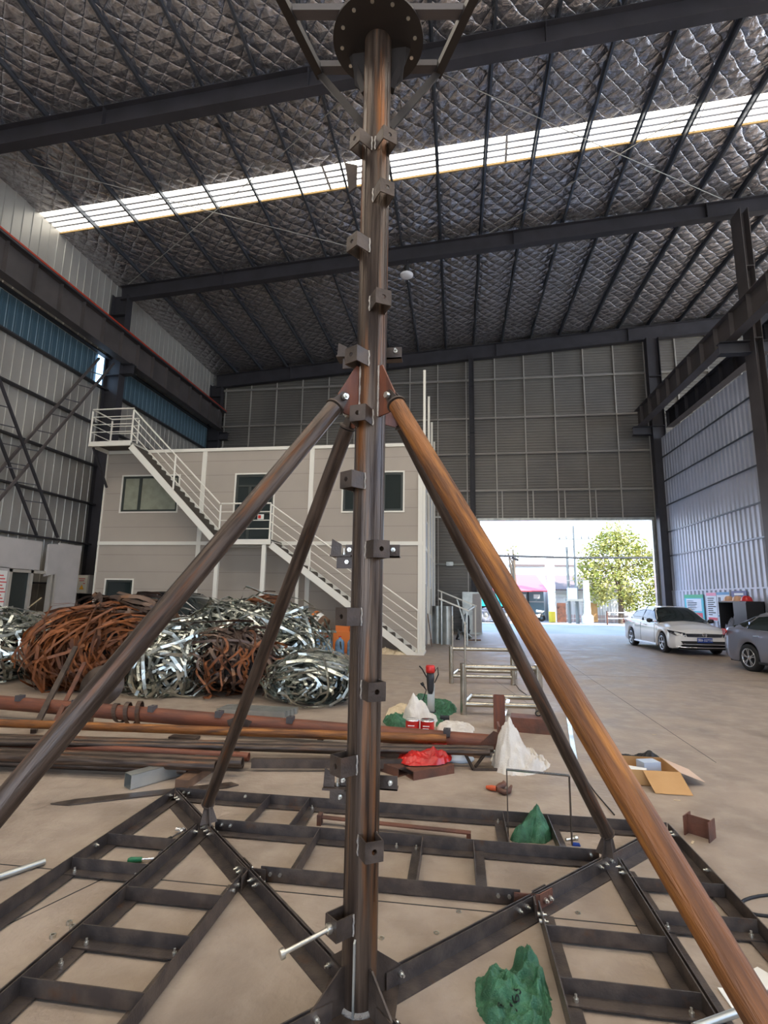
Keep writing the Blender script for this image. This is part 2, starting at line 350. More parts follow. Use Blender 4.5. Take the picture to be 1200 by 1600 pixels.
# left wall
mb = MB(); corrug(mb, (XL, YN, 0), (0, 0, 1), (0, 1, 0), (1, 0, 0), 9.62, YB-YN, .36, .022, .16)
corrug(mb, (XL, YN, 10.92), (0, 0, 1), (0, 1, 0), (1, 0, 0), 3.6, YB-YN, .36, .022, .16)
wl = tag(mb.build('wall_left', 'wall_l'), 'tall left wall of ribbed grey cladding sheets', 'wall', kind='structure')
for z in (1.9, 3.42, 4.95, 6.45, 8.05, 9.6, 10.92):
    mb = MB(); mb.prof((XL+.04, YN, z), (XL+.04, YB, z), [(0, 0), (.2, 0), (.2, .05), (.185, .05), (.185, .015), (.015, .015), (.015, .06), (0, .06)], (1, 0, 0), (0, 0, 1)); mb.build('girt', 'frame_dark', wl)
mb = MB(); corrug(mb, (XL-.012, YN, 9.55), (0, 0, 1), (0, 1, 0), (1, 0, 0), 1.45, YB-YN, .3, .011, .2)
o = tag(mb.build('window_4', 'strip'), 'blue translucent daylight strip high on the left wall', 'window strip', kind='structure')
mb = MB(); y = YN+.15
while y < YB: mb.box(XL-.0, XL+.004, y-.012, y+.012, 9.6, 10.92); y += .30
mb.build('sheet_rib', 'striprib', o)
mb = MB(); mb.box(XL+.03, XL+.05, 17.15, 17.5, 9.7, 10.9); mb.build('open_gap', 'stripback', o)
mb = MB(); mb.box(XL+.03, XL+.05, 26.15, 26.5, 7.6, 9.2); o = tag(mb.build('window_5', 'stripback'), 'small bright gap in the far left corner above the cabin', 'window', kind='structure')

# far wall, ribs run horizontally; opening 1.21..9.55 x 0..5.72
DX0, DX1, DZ = 1.21, 9.50, 5.72
mb = MB(); fy = YB+.02
corrug(mb, (XL, fy, DZ), (1, 0, 0), (0, 0, 1), (0, -1, 0), XE-XL, 17.2-DZ, .15, .03, .5)
corrug(mb, (XL, fy, 0), (1, 0, 0), (0, 0, 1), (0, -1, 0), DX0-XL, DZ, .15, .03, .5)
corrug(mb, (DX1, fy, 0), (1, 0, 0), (0, 0, 1), (0, -1, 0), XE-DX1, DZ, .15, .03, .5)
mb.box(XL, XE, YB+.1, YB+.14, DZ, 17.2); mb.box(XL, DX0, YB+.1, YB+.14, 0, DZ); mb.box(DX1, XE, YB+.1, YB+.14, 0, DZ)
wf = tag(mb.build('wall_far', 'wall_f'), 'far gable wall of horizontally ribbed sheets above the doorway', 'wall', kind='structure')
for z in (7.18, 9.15, 11.1, 13.25):
    mb = MB(); mb.box(XL, XE, YB-.16, YB-.01, z-.03, z+.03); mb.box(XL, XE, YB-.16, YB-.14, z-.06, z+.0); mb.build('girt', 'stud', wf)
for i in range(25):
    x = -13.1+1.52*i
    if x > XE-.5: break
    mb = MB(); z0 = 0. if (x < DX0-.1 or x > DX1+.1) else DZ
    mb.box(x-.025, x+.025, YB-.09, YB-.01, z0, zr(x)-.4); mb.build('stud', 'stud', wf)
for x in (2.35, 3.9, 5.45, 6.95):
    mb = MB(); mb.box(x-.025, x+.025, YB-.09, YB-.01, DZ, 7.18); mb.build('stud', 'stud', wf)
mb = MB(); mb.box(DX0-.1, DX1+.1, YB-.15, YB+.1, DZ-.12, DZ); mb.build('door_header', 'galv', wf)
mb = MB(); mb.box(DX0-.14, DX0, YB-.1, YB+.1, 0, DZ); mb.build('door_jamb', 'galv', wf)
mb = MB(); mb.box(DX1, DX1+.12, YB-.1, YB+.1, 0, DZ); mb.build('door_jamb', 'galv', wf)
mb = MB(); mb.box(XL, DX0-.2, YB-.2, YB-.16, 5.75, 5.83); mb.tube([(-3, YB-.2, 3.35), (0.5, YB-.2, 3.35)], .03, 8); mb.cbox((-.35, YB-.25, 3.37), .35, .12, .2); mb.build('door_track', 'galv', wf)

# right partition wall, not full height
mb = MB(); corrug(mb, (XR+.08, 10.6, 2.12), (0, 0, 1), (0, 1, 0), (-1, 0, 0), 7.5, YB-.1-10.6, .30, .04, .78)
corrug(mb, (XR+.03, 10.6, 0), (0, 0, 1), (0, 1, 0), (-1, 0, 0), 2.14, YB-.1-10.6, .36, .045, .75)
mb.box(XR+.09, XR+.12, 10.6, YB-.1, 0, 9.6)
wr = tag(mb.build('wall_right', 'wall_r'), 'right partition wall of bright vertically ribbed metal sheets', 'wall', kind='structure')
for z in (2.13, 3.78, 4.93, 6.2, 7.4, 8.6):
    mb = MB(); mb.box(XR-.01, XR+.03, 10.6, YB-.1, z-.025, z+.025); mb.build('girt', 'purlin' if z > 3 else 'wall_r', wr)
# rest of the hall: rear doorway wall; outer right wall, gap added for light
mb = MB(); mb.box(XL, -9, YN-.1, YN, 0, 15); mb.box(7, XE, YN-.1, YN, 0, 17.2); mb.box(-9, 7, YN-.1, YN, 7, 16); tag(mb.build('wall_rear', 'wall_l'), 'rear wall with a wide open doorway behind the photographer', 'wall', kind='structure')
mb = MB(); mb.box(XE, XE+.1, YN, YB, 0, 6); mb.box(XE, XE+.1, YN, YB, 15.5, 17.3); tag(mb.build('wall_outer_right', 'wall_l'), 'unseen outer wall of the neighbouring bay with a gap added for light', 'wall', kind='structure')

# portal frames
def ibeam(mb, A, B, h, wf_, up=V((0, 0, 1)), tf=.02, tw=.012):
    A = V(A); B = V(B); d, s, u = frame_of(B-A, V(up))
    mb.prof(A, B, [(-wf_/2, -h/2), (wf_/2, -h/2), (wf_/2, -h/2+tf), (tw/2, -h/2+tf), (tw/2, h/2-tf), (wf_/2, h/2-tf), (wf_/2, h/2), (-wf_/2, h/2), (-wf_/2, h/2-tf), (-tw/2, h/2-tf), (-tw/2, -h/2+tf), (-wf_/2, -h/2+tf)], s, u)
for Y, lab, h in ((10.62, 'dark steel roof rafter crossing nearest overhead', .62), (17.7, 'dark steel roof rafter at mid depth landing on the light topped column', .6), (26.3, 'dark steel roof rafter against the far gable wall', .75)):
    t = thing('roof_rafter', lab, 'steel beam', (-2, Y, 13), 'portal frame rafters')
    mb = MB(); zo = .22+h/2; ibeam(mb, (-13.6, Y, zr(-13.6)-zo), (XE, Y, zr(XE)-zo), h, .28); mb.build('beam', 'frame_dark', t)
    for x in (-9.2, -3.6, 2.2, 8.9): mb = MB(); mb.box(x-.01, x+.01, Y-.13, Y+.13, zr(x)-zo-h/2+.02, zr(x)-zo+h/2-.02); mb.build('stiffener', 'frame_dark', t)
def column(name, label, x0, x1, Y, z1, wy=.3, m='frame_dark'):
    t = thing(name, label, 'column', ((x0+x1)/2, Y, 0), 'steel columns of the hall')
    mb = MB(); mb.box(x0, x0+.02, Y-wy/2, Y+wy/2, 0, z1); mb.box(x1-.02, x1, Y-wy/2, Y+wy/2, 0, z1); mb.box(x0+.02, x1-.02, Y-.008, Y+.008, 0, z1); mb.build('shaft', m, t)
    mb = MB(); mb.box(x0-.05, x1+.05, Y-wy/2-.05, Y+wy/2+.05, 0, .03); mb.build('base_plate', m, t)
    for z in (10.2, 12.8): mb = MB(); mb.box(x0+.02, x1-.02, Y-wy/2, Y+wy/2, z-.01, z+.01); mb.build('stiffener', m, t)
    return t
def corbel(t, x0, x1, Y, z):
    mb = MB(); mb.box(x0, x1, Y-.15, Y+.15, z-.02, z); mb.box(x0, x1, Y-.15, Y+.15, z-.42, z-.4); mb.box(x0, x1, Y-.006, Y+.006, z-.4, z-.02); mb.build('corbel', 'frame_dark', t)
c1 = column('steel_column', 'dark steel column on the left wall behind the stair platform', -13.88, -13.2, 17.7, 13.7, .36)
corbel(c1, -13.2, -12.7, 17.7, 10.66)
c2 = column('steel_column', 'dark steel column in the far left corner above the cabin', -13.88, -13.2, 26.3, 13.5, .36); corbel(c2, -13.2, -12.7, 26.3, 10.66)
c3 = column('steel_column', 'big pale topped steel column at the right edge', 9.70, 9.97, 17.45, 15.0, .62, 'crane'); corbel(c3, 8.75, 9.70, 17.45, 10.2); corbel(c3, 9.97, 10.9, 17.45, 10.2)
c4 = column('steel_column', 'dark steel column right of the doorway behind the white car', 9.62, 10.22, 26.05, 14.9, .4); corbel(c4, 8.75, 9.62, 26.05, 10.2)
c5 = column('steel_column', 'slim dark steel post left of the doorway on the far wall', .72, .98, 26.2, 14.6, .2)
# overhead crane girders
def girder(label, x, y0, y1, zt, h, red=False, m='crane', w_=.35):
    t = thing('crane_girder', label, 'crane beam', (x, (y0+y1)/2, zt-h), None)
    mb = MB(); ibeam(mb, (x, y0, zt-h/2), (x, y1, zt-h/2), h, w_, tw=.02); mb.build('beam', m, t)
    y = y0+.5
    while y < y1: mb = MB(); mb.box(x-w_/2+.02, x+w_/2-.02, y-.006, y+.006, zt-h+.02, zt-.02); mb.build('stiffener', m, t); y += 1.05
    mb = MB(); mb.box(x-.05, x+.05, y0, y1, zt, zt+.1); mb.build('rail', 'frame_dark', t)
    if red:
        mb = MB(); mb.box(x+.2, x+.25, y0, y1, zt+.04, zt+.1); mb.build('conductor_rail', 'redcable', t)
        mb = MB(); mb.box(x+.13, x+.25, y0, y1, zt-.04, zt+.03); mb.build('cable_tray', 'frame_dark', t)
    return t
girder('grey brown crane girder with red conductor rail along left wall', -12.98, 5.0, 26.0, 11.75, 1.08, True)
girder('grey brown crane girder carried by the right columns on the yard side', 9.1, 5.0, 26.2, 11.1, .88)
girder('dark crane girder of the neighbouring bay behind the right columns', 10.55, 12.0, 26.2, 11.0, .8, m='frame_dark')
# cross bracing of the left wall, two ladder-like braces
def lad(label, A, B, off):
    t = thing('wall_brace', label, 'steel brace', (V(A)+V(B))/2)
    A = V(A); B = V(B); o = V(off)
    for q in (V(), o):
        mb = MB(); mb.bar(A+q, B+q, .07, .07); mb.build('chord', 'crane' if 'pale' in label else 'frame_dark', t)
    for i in range(1, 13):
        p = A.lerp(B, i/13); mb = MB(); mb.bar(p, p+o, .03, .03); mb.build('batten', 'frame_dark', t)
lad('pale diagonal lattice brace rising to the column on left wall', (-13.35, 10.9, .9), (-13.35, 17.35, 10.6), (-.3, -.45, -.0))
lad('dark diagonal lattice brace falling toward the shed on left wall', (-13.3, 10.9, 10.2), (-13.3, 15.5, 3.45), (-.3, -.55, .0))

# roof bracing rods, hanging just under the purlins
def rod(label, a, b):
    A = V((a[0], a[1], zr(a[0])-.24)); B = V((b[0], b[1], zr(b[0])-.24)); mb = MB(); mb.tube([A, A.lerp(B, .5)-V((0, 0, .05)), B], .013, 6)
    o = mb.build('brace_rod', 'rod'); recenter(o); tag(o, label, 'steel rod', 'roof bracing rods')
rod('thin roof brace rod running down right of the mast head', (-.4, 11.2), (9.4, 17.5)); rod('thin roof brace rod rising to the right across the skylight', (9.6, 11.5), (1.3, 17.5))
rod('thin roof brace rod rising from the left column to the mast', (-2.4, 11.2), (-13.2, 17.5)); rod('thin roof brace rod crossing the left end of the skylight', (-13.2, 11.2), (-3.4, 17.5))
t = thing('high_bay_lamp', 'round white high bay lamp hung under the mid rafter', 'lamp', (-1.75, 17.25, 13.4))
mb = MB(); mb.lathe((-1.75, 17.25, 13.35), [(.0, .0), (.16, .0), (.24, .05), (.24, .1), (.1, .2), (.0, .22)], 20); mb.build('lamp_shade', 'lamp', t)
mb = MB(); mb.cyl((-1.75, 17.25, 13.67), (0, 0, 1), .09, .24); mb.build('driver', 'black', t)
mb = MB(); mb.tube([(-1.75, 17.25, 13.8), (-1.75, 17.5, 14.2), (-1.75, 17.7, 14.32)], .015, 6); mb.build('bracket', 'frame_dark', t)

# ------------------------------------------------------------------ two-storey site cabin
CX0, CX1, CY0, CY1, CH = -12.38, -1.08, 16.3, 24.2, 6.6
cab = thing('site_cabin', 'two storey grey site cabin with white steel frame and outside stair', 'building', (-6.7, 20, 0))
holes = [(-11.66, -9.56, 4.45, 5.71), (-7.45, -6.1, 3.35, 5.7), (-3.70, -1.71, 4.40, 5.68), (-11.93, -10.94, 1.05, 2.08)]
def wall_with_holes(mb, x0, x1, z0, z1, y, holes, th):
    xs = sorted({x0, x1}|{h[0] for h in holes}|{h[1] for h in holes}); zs = sorted({z0, z1}|{h[2] for h in holes}|{h[3] for h in holes})
    for a, b in zip(xs, xs[1:]):
        run = None
        for c, d in zip(zs, zs[1:]):
            if any(h[0] <= a and b <= h[1] and h[2] <= c and d <= h[3] for h in holes): continue
            mb.box(a, b, y, y+th, c, d)
mb = MB(); wall_with_holes(mb, CX0, CX1, 0, CH, CY0, holes, .12)
for z in (1.15, 2.3, 4.35, 5.5):
    pass
wl_ = mb.build('front_wall', 'cabin', cab)
mb = MB()
for z in (.62, 1.2, 1.78, 2.36, 2.94, 3.9, 4.5, 5.1, 5.7, 6.2):
    x = CX0+.1
    for a, b in ((CX0+.1, CX1-.1),):
        segs = [(a, b)]
        for h in holes:
            if h[2] <= z <= h[3]: segs = [q for s_ in segs for q in ((s_[0], min(s_[1], h[0])), (max(s_[0], h[1]), s_[1])) if q[1] > q[0]]
        for p, q in segs: mb.box(p, q, CY0-.002, CY0, z, z+.006)
mb.build('panel_seam', 'tread', cab)
mb = MB(); mb.box(CX1-.1, CX1, CY0+.12, CY1, 0, CH); mb.build('side_wall', 'cabin_side', cab)
mb = MB(); mb.box(CX0, CX0+.1, CY0+.12, CY1, 0, CH); mb.box(CX0, CX1, CY1-.1, CY1, 0, CH); mb.build('rear_wall', 'cabin', cab)
mb = MB(); mb.box(CX0, CX1, CY0, CY1, CH, CH+.05); mb.box(CX0+.1, CX1-.1, CY0+.12, CY1-.1, 3.2, 3.3); mb.build('roof', 'cabin', cab)
for x in (CX0+.02, -8.65, -4.8, CX1-.06):
    mb = MB(); ww = .02 if x < -12 else .075; mb.box(x-ww, x+ww, CY0-.04, CY0, 0, CH); mb.build('post', 'white', cab)
for z0, z1 in ((CH-.05, CH+.06), (3.28, 3.40)):
    mb = MB(); mb.box(CX0, CX1, CY0-.05, CY0-.001, z0, z1); mb.box(CX1, CX1+.02, CY0-.05, CY1, z0, z1); mb.build('band', 'white', cab)
def window(parent, x0, x1, z0, z1, splits, pane, y=CY0, deep=.1, fm='dkframe', wt=.05, trans=None):
    mb = MB()
    for a, b, c, d in ((x0-wt, x0, z0-wt, z1+wt), (x1, x1+wt, z0-wt, z1+wt), (x0, x1, z1, z1+wt), (x0, x1, z0-wt, z0)): mb.box(a, b, y-.03, y+.0, c, d)
    wnd = mb.build('window', 'white', parent)
    mb = MB(); f = .07
    for a, b, c, d in ((x0, x0+f, z0, z1), (x1-f, x1, z0, z1), (x0+f, x1-f, z1-f, z1), (x0+f, x1-f, z0, z0+f)): mb.box(a, b, y+.0, y+.05, c, d)
    for s_ in splits: mb.box(s_-.05, s_+.05, y+.0, y+.05, z0+f, z1-f)
    if trans: mb.box(x0+f, x1-f, y, y+.05, trans-.035, trans+.035)
    mb.build('frame', fm, wnd)
    mb = MB(); mb.box(x0+f, x1-f, y+.03, y+.045, z0+f, z1-f); mb.build('pane', pane, wnd)
window(cab, *holes[0], [-11.0], 'curtain'); window(cab, *holes[2], [-3.05, -2.35], 'glass'); window(cab, *holes[3], [], 'glass')
# door
x0, x1, z0, z1 = holes[1]
mb = MB()
for a, b, c, d in ((x0-.05, x0, z0, z1+.05), (x1, x1+.05, z0, z1+.05), (x0, x1, z1, z1+.05)): mb.box(a, b, CY0-.03, CY0, c, d)
dr = mb.build('door', 'white', cab)
mb = MB(); f = .08
for a, b, c, d in ((x0, x0+f, z0, z1), (x1-f, x1, z0, z1), (x0+f, x1-f, z1-f, z1), (x0+f, x1-f, z1-.42, z1-.36), (x0+.45, x0+.55, z0, z1-.42), (x0+f, x1-f, z0, z0+.12), (x0+f, x1-f, z0+1.0, z0+1.1)): mb.box(a, b, CY0+.01, CY0+.06, c, d)
mb.build('frame', 'dkframe', dr)
mb = MB(); mb.box(x0+f, x1-f, CY0+.035, CY0+.045, z0+.1, z1-f); mb.build('pane', 'glass', dr)
mb = MB(); mb.box(-6.62, -6.4, CY0-.006, CY0+.0, 4.15, 4.32); sg = mb.build('notice', 'paper', dr)
mb = MB(); mb.box(-6.60, -6.5, CY0-.009, CY0-.006, 4.18, 4.29); mb.build('notice_mark', 'redlamp', sg)
# side windows and door on the doorway side
for (a, b, c, d) in ((17.0, 17.9, .05, 2.1), (19.0, 20.0, 1.0, 2.0), (21.2, 22.2, 1.0, 2.0), (18.6, 19.8, 4.4, 5.4)):
    mb = MB(); mb.box(CX1, CX1+.02, a-.05, b+.05, c-.05, d+.05); wn = mb.build('side_window', 'white', cab)
    mb = MB(); mb.box(CX1+.02, CX1+.03, a, b, c, d); mb.build('pane', 'glass', wn)
mb = MB()
for Y in (17.2, 18.1, 19.0, 19.9, 20.8, 21.7, 22.6): mb.box(CX1, CX1+.012, Y-.008, Y, 0, CH-.1)
mb.build('side_seam', 'panel', cab)
for k, (Y, zt) in enumerate(((16.32, 9.2), (19.0, 9.35), (21.4, 9.15), (23.9, 9.05))):
    mb = MB(); mb.box(-1.06, -.98, Y-.05, Y+.05, 0, zt); mb.build('tall_post', 'white', cab)

# outside stair
st = thing('outside_stair', 'white railed steel staircase zigzagging down the cabin front', 'staircase', (-6.5, 15.7, 0))
SY0, SY1 = 15.2, 16.2
def flight(xa, za, xb, zb, n):
    for Y in (SY0, SY1-.03):
        mb = MB(); mb.bar((xa, Y+.015, za-.12), (xb, Y+.015, zb-.12), .05, .2, (0, 0, 1)); mb.build('stringer', 'white', st)
    for i in range(n):
        x = xa+(xb-xa)*(i+.5)/n; z = za+(zb-za)*(i+1)/n; dx = abs(xb-xa)/n
        mb = MB(); mb.box(x-dx/2, x+dx/2, SY0+.06, SY1-.06, z-.03, z); mb.box(x-dx/2, x-dx/2+.02, SY0+.06, SY1-.06, z, z+(za-zb)/n-.03); mb.build('tread', 'tread', st)
flight(-10.75, 6.6, -7.5, 3.36, 17); flight(-5.7, 3.3, -1.15, .03, 18)
for a, b, z in ((-12.3, -10.75, 6.66), (-7.5, -5.7, 3.34)):
    mb = MB(); mb.box(a, b, SY0, SY1, z-.03, z); pf = mb.build('landing', 'tread', st)
    mb = MB()
    for q in ((a, b, SY0-.02, SY0+.05), (a, b, SY1-.05, SY1), (a, a+.06, SY0, SY1), (b-.06, b, SY0, SY1)): mb.box(*q, z-.15, z+.01)
    mb.build('landing_frame', 'white', pf)
def rails(A, B, h=1.15, n=4, post=True):
    A = V(A); B = V(B)
    for i in range(n):
        o = V((0, 0, h*(1-i*.235))); r = .026 if i == 0 else .016; mb = MB(); mb.tube([A+o, B+o], r, 8); mb.build('handrail' if i == 0 else 'rail_bar', 'white', st)
def post(p, h=1.15):
    mb = MB(); mb.tube([p, V(p)+V((0, 0, h))], .03, 8); mb.build('baluster', 'white', st)
y = SY0
rails((-12.27, y, 6.66), (-10.75, y, 6.66)); rails((-12.27, y, 6.66), (-12.27, SY1, 6.66)); rails((-10.75, y, 6.6), (-7.45, y, 3.34)); rails((-7.4, y, 3.34), (-5.75, y, 3.34)); rails((-5.75, y, 3.3), (-1.12, y, .1))
rails((-12.27, SY1-.03, 6.66), (-11.2, SY1-.03, 6.66))
for p in ((-12.27, y, 6.6), (-10.75, y, 6.6), (-9.1, y, 4.98), (-7.42, y, 3.3), (-5.75, y, 3.3), (-4.45, y, 2.4), (-1.12, y, .08), (-12.27, SY1, 6.6), (-11.2, SY1-.03, 6.6)): post(p)
mb = MB(); mb.box(-5.98, -5.85, SY0, SY0+.1, 0, 3.2); mb.build('support_post', 'white', st)
mb = MB(); mb.box(-7.5, -7.38, SY0, SY0+.1, 0, 3.2); mb.build('support_post', 'white', st)
mb = MB(); mb.bar((-12.2, SY0+.1, 6.5), (-12.2, CY0-.12, 5.3), .06, .06); mb.build('bracket', 'frame_dark', st)
mb = MB(); mb.bar((-4.95, 15.72, 0), (-4.95, 15.72, 2.6), .1, .1, (0, 1, 0)); mb.build('support_post', 'white', st)
mb = MB(); mb.box(-1.25, -.95, SY0-.03, SY1, 0, .06); mb.build('foot_plate', 'white', st)

# ------------------------------------------------------------------ lean-to shed on the left wall
sh = thing('lean_to_shed', 'low shed of pale sandwich panels with a broken window on left wall', 'shed', (-13.2, 13, 0))
SX = -12.6
mb = MB(); mb.box(SX, SX+.06, 8.0, 14.05, 2.28, 3.14); mb.build('top_panel', 'panel', sh)
mb = MB(); mb.hexa([(SX, 14.3, 2.1), (SX+.1, 14.3, 2.12), (SX+.1, 14.7, 2.2), (SX, 14.7, 2.2), (SX+.05, 14.25, 3.08), (SX+.12, 14.25, 3.1), (SX+.12, 14.85, 3.14), (SX+.05, 14.85, 3.14)]); mb.build('loose_panel', 'panel', sh)
mb = MB(); mb.box(SX, SX+.06, 8.0, 13.0, 0, 2.3); mb.box(SX, SX+.06, 13.0, 14.75, 0, .95); mb.build('low_panel', 'panel', sh)
mb = MB(); mb.box(SX+.02, SX+.08, 14.72, 15.68, 0, 3.18); mb.box(SX+.08, SX+.083, 15.2, 15.6, 2.55, 2.56); mb.box(SX-.8, SX, 15.6, 15.66, 0, 3.1); mb.build('tall_panel', 'panel', sh)
mb = MB()
for q in ((13.0, 13.08, .95, 2.26), (13.72, 13.82, .95, 2.26), (14.5, 14.58, .95, 2.26), (14.66, 14.72, .95, 2.26), (13.0, 14.7, 2.18, 2.26), (13.0, 14.75, .93, 1.03)): mb.box(SX-.03, SX+.09, *q)
wn = mb.build('window_frame', 'stud', sh)
mb = MB(); mb.box(SX+.0, SX+.01, 13.08, 13.72, 1.03, 2.18); mb.build('pane', 'glass', wn)
mb = MB(); mb.box(SX-.9, SX-.88, 12.9, 14.7, .2, 2.4); mb.build('inner_wall', 'tread', sh)
for q in ((13.85, 14.2, 1.7, 1.95), (13.95, 14.2, 1.45, 1.65)):
    mb = MB(); mb.box(SX-.6, SX-.3, *q); tag(mb.build('carton', 'card'), 'cardboard carton seen through shed window, %s one' % ('upper' if q[0] < 13.9 else 'lower'), 'box')
mb = MB(); mb.bar((SX-.1, 13.9, 1.1), (SX-.15, 14.5, 1.45), .04, .02); o = mb.build('stick', 'beige'); tag(recenter(o), 'pale stick lying across the shed window opening', 'stick')
mb = MB(); mb.box(SX+.065, SX+.07, 12.55, 12.93, 1.2, 2.2); o = tag(recenter(mb.build('poster', 'paper')), 'red lettered white poster at left photo edge on the shed', 'poster')
mb = MB()
for k in range(9): mb.box(SX+.07, SX+.073, 12.62, 12.62+.2+.06*((k*7) % 3), 2.05-k*.09, 2.08-k*.09)
p_ = mb.build('print', 'redtxt'); p_.parent = o; p_.matrix_parent_inverse = o.matrix_basis.inverted()
eb = thing('electrical_box', 'white electrical box with orange warning triangle beside the steel column', 'electrical box', (-13.55, 17.4, 1.6))
mb = MB(); mb.box(-13.68, -13.2, 17.1, 17.5, 1.6, 2.27); mb.build('case', 'panel', eb)
mb = MB(); mb.box(-13.66, -13.26, 17.088, 17.1, 1.62, 2.25); mb.build('door', 'white', eb)
mb = MB(); mb.poly([(-13.55, 17.082, 1.75), (-13.37, 17.082, 1.75), (-13.46, 17.082, 1.92)], .005, (0, 1, 0)); mb.build('warning_triangle', 'yellow', eb)
mb = MB()
for x, z, l in ((-13.6, 2.12, .25), (-13.58, 2.05, .2), (-13.42, 1.95, .08)): mb.box(x, x+l, 17.083, 17.088, z, z+.025)
mb.build('lettering', 'redtxt', eb)
mb = MB(); mb.tube([(-13.55, 17.35, 1.6), (-13.6, 17.25, 1.2), (-13.6, 17.2, .7), (-13.55, 17.25, .1)], .02, 6); mb.build('cable', 'black', eb)

# ------------------------------------------------------------------ the mast tower on its bolted base frame
MX, MY = -.40, 2.30
tw = thing('mast_tower', 'tall brown steel mast on a square bolted angle iron base with four pipe struts', 'steel tower', (MX, MY, 0))
T = V((MX, MY, 0))
MR = .0715
mb = MB(); mb.tube([T+V((0, 0, .012)), T+V((0, 0, 4.58))], MR, 40)
mast = mb.build('mast', 'mast', tw)
mb = MB()
for a in (205, 235, 268, 300, 330):
    d = V((cos(radians(a)), sin(radians(a)), 0)); mb.bar(T+d*(MR+.0005)+V((0, 0, .4)), T+d*(MR+.0005)+V((0, 0, 4.4)), .003, .003, d)
mb.build('seam_ridge', 'mast', mast)
mb = MB(); mb.lathe(T+V((0, 0, .012)), [(MR, 0), (MR+.012, .0), (MR+.008, .01), (MR, .016)], 32); mb.build('weld', 'weld', mast)
mb = MB(); mb.box(MX-.15, MX+.15, MY-.15, MY+.15, 0, .012); mb.build('base_plate', 'mill', mast)
# step brackets: bent U plates with a bolt hole
def ubracket(z, az, side):
    d = V((sin(radians(az)), -cos(radians(az)), 0)); s_ = V((cos(radians(az)), sin(radians(az)), 0)); c = T+V((0, 0, z)); u = V((0, 0, 1)); h = .038; w_ = .036; th = .006; o = MR+.068
    mb = MB()
    for q in (-1, 1): mb.bar(c+s_*q*w_+d*(MR-.012), c+s_*q*w_+d*o, th, 2*h)
    # front plate with a hole: ring of 16 around the hole to the square edge
    n = 16; hr = .011; vs = []
    for dd in (o, o+th):
        for rr in (0, 1):
            for k in range(n):
                a = 2*pi*k/n+pi/4; cx, cz = cos(a), sin(a)
                if rr: m_ = max(abs(cx)/(w_+th/2), abs(cz)/h); cx /= m_; cz /= m_
                else: cx *= hr; cz *= hr
                vs.append(c+d*dd+s_*cx+u*cz)
    f = []
    for k in range(n):
        k2 = (k+1) % n; f += [(k, k2, n+k2, n+k), (2*n+k, 3*n+k, 3*n+k2, 2*n+k2), (k, 2*n+k, 2*n+k2, k2), (n+k, n+k2, 3*n+k2, 3*n+k)]
    mb.add(vs, f); b = mb.build('step_bracket', 'mill', mast)
    for q in (-1, 1):
        pts = [c+s_*q*(w_+.003)+d*(MR-.006)+u*(-h+2*h*k/6)+s_*q*.002*((k*5) % 3) for k in range(7)]; mb = MB(); mb.tube(pts, .004, 6); mb.build('bracket_weld', 'weld', mast)
for z, az in ((.33, -42), (.92, -42), (1.52, -38), (2.12, -36), (2.42, -14), (2.71, -32), (3.30, -38), (3.875, -38), (.62, 30), (1.22, 30), (1.81, 34), (2.99, 30), (3.575, 34), (3.875, 38)): ubracket(z, az, 0)
# long bolt threaded into the lowest bracket
d = V((-.67, -.74, 0)); c = T+V((0, 0, .33))+d*.14
mb = MB(); e = c+V((-.15, -.12, -.03)); mb.tube([c+d*(-.01), e], .009, 10); mb.tube([c+d*.0, c+d*.018+V((-.004, 0, 0))], .019, 6); mb.tube([e, e+(e-c).normalized()*.016], .018, 6); mb.build('long_bolt', 'bolt', tw)
# horizontal arms behind the mast (angle pieces clamped on the far side)
for z in (.80, 1.82, 2.82):
    mb = MB(); y = MY+.10; mb.box(MX-.125, MX+.135, y, y+.006, z-.03, z+.03); mb.box(MX-.125, MX+.135, y, y+.05, z-.03, z-.024)
    a_ = mb.build('rear_arm', 'mill', tw)
    bolts(a_, [((MX+x, y, z+.005), (0, -1, 0), .011, .02) for x in (-.105, .105)])
    mb = MB(); mb.poly([(MX-.19, y-.03, z-.02), (MX-.185, y-.03, z+.055), (MX-.14, y-.03, z+.03), (MX-.14, y-.03, z-.02)], .006, (0, 1, 0)); mb.box(MX-.19, MX-.09, y-.05, y+.03, z-.03, z-.022); mb.box(MX-.16, MX-.08, y-.03, y-.024, z-.085, z-.03)
    cl = mb.build('clamp', 'mill', tw)
    bolts(cl, [((MX-.11, y-.03, z-.055), (0, -1, 0), .01, .02), ((MX-.13, y-.01, z-.02), (0, 0, 1), .01, .02)])
mb = MB(); y = MY+.05; mb.poly([(MX-.20, y, 3.98), (MX-.17, y, 3.90), (MX-.11, y, 3.88), (MX-.11, y, 3.75), (MX-.15, y, 3.72), (MX-.17, y, 3.86)], .01, (0, 1, 0)); mb.build('hooked_clamp', 'mill', tw)
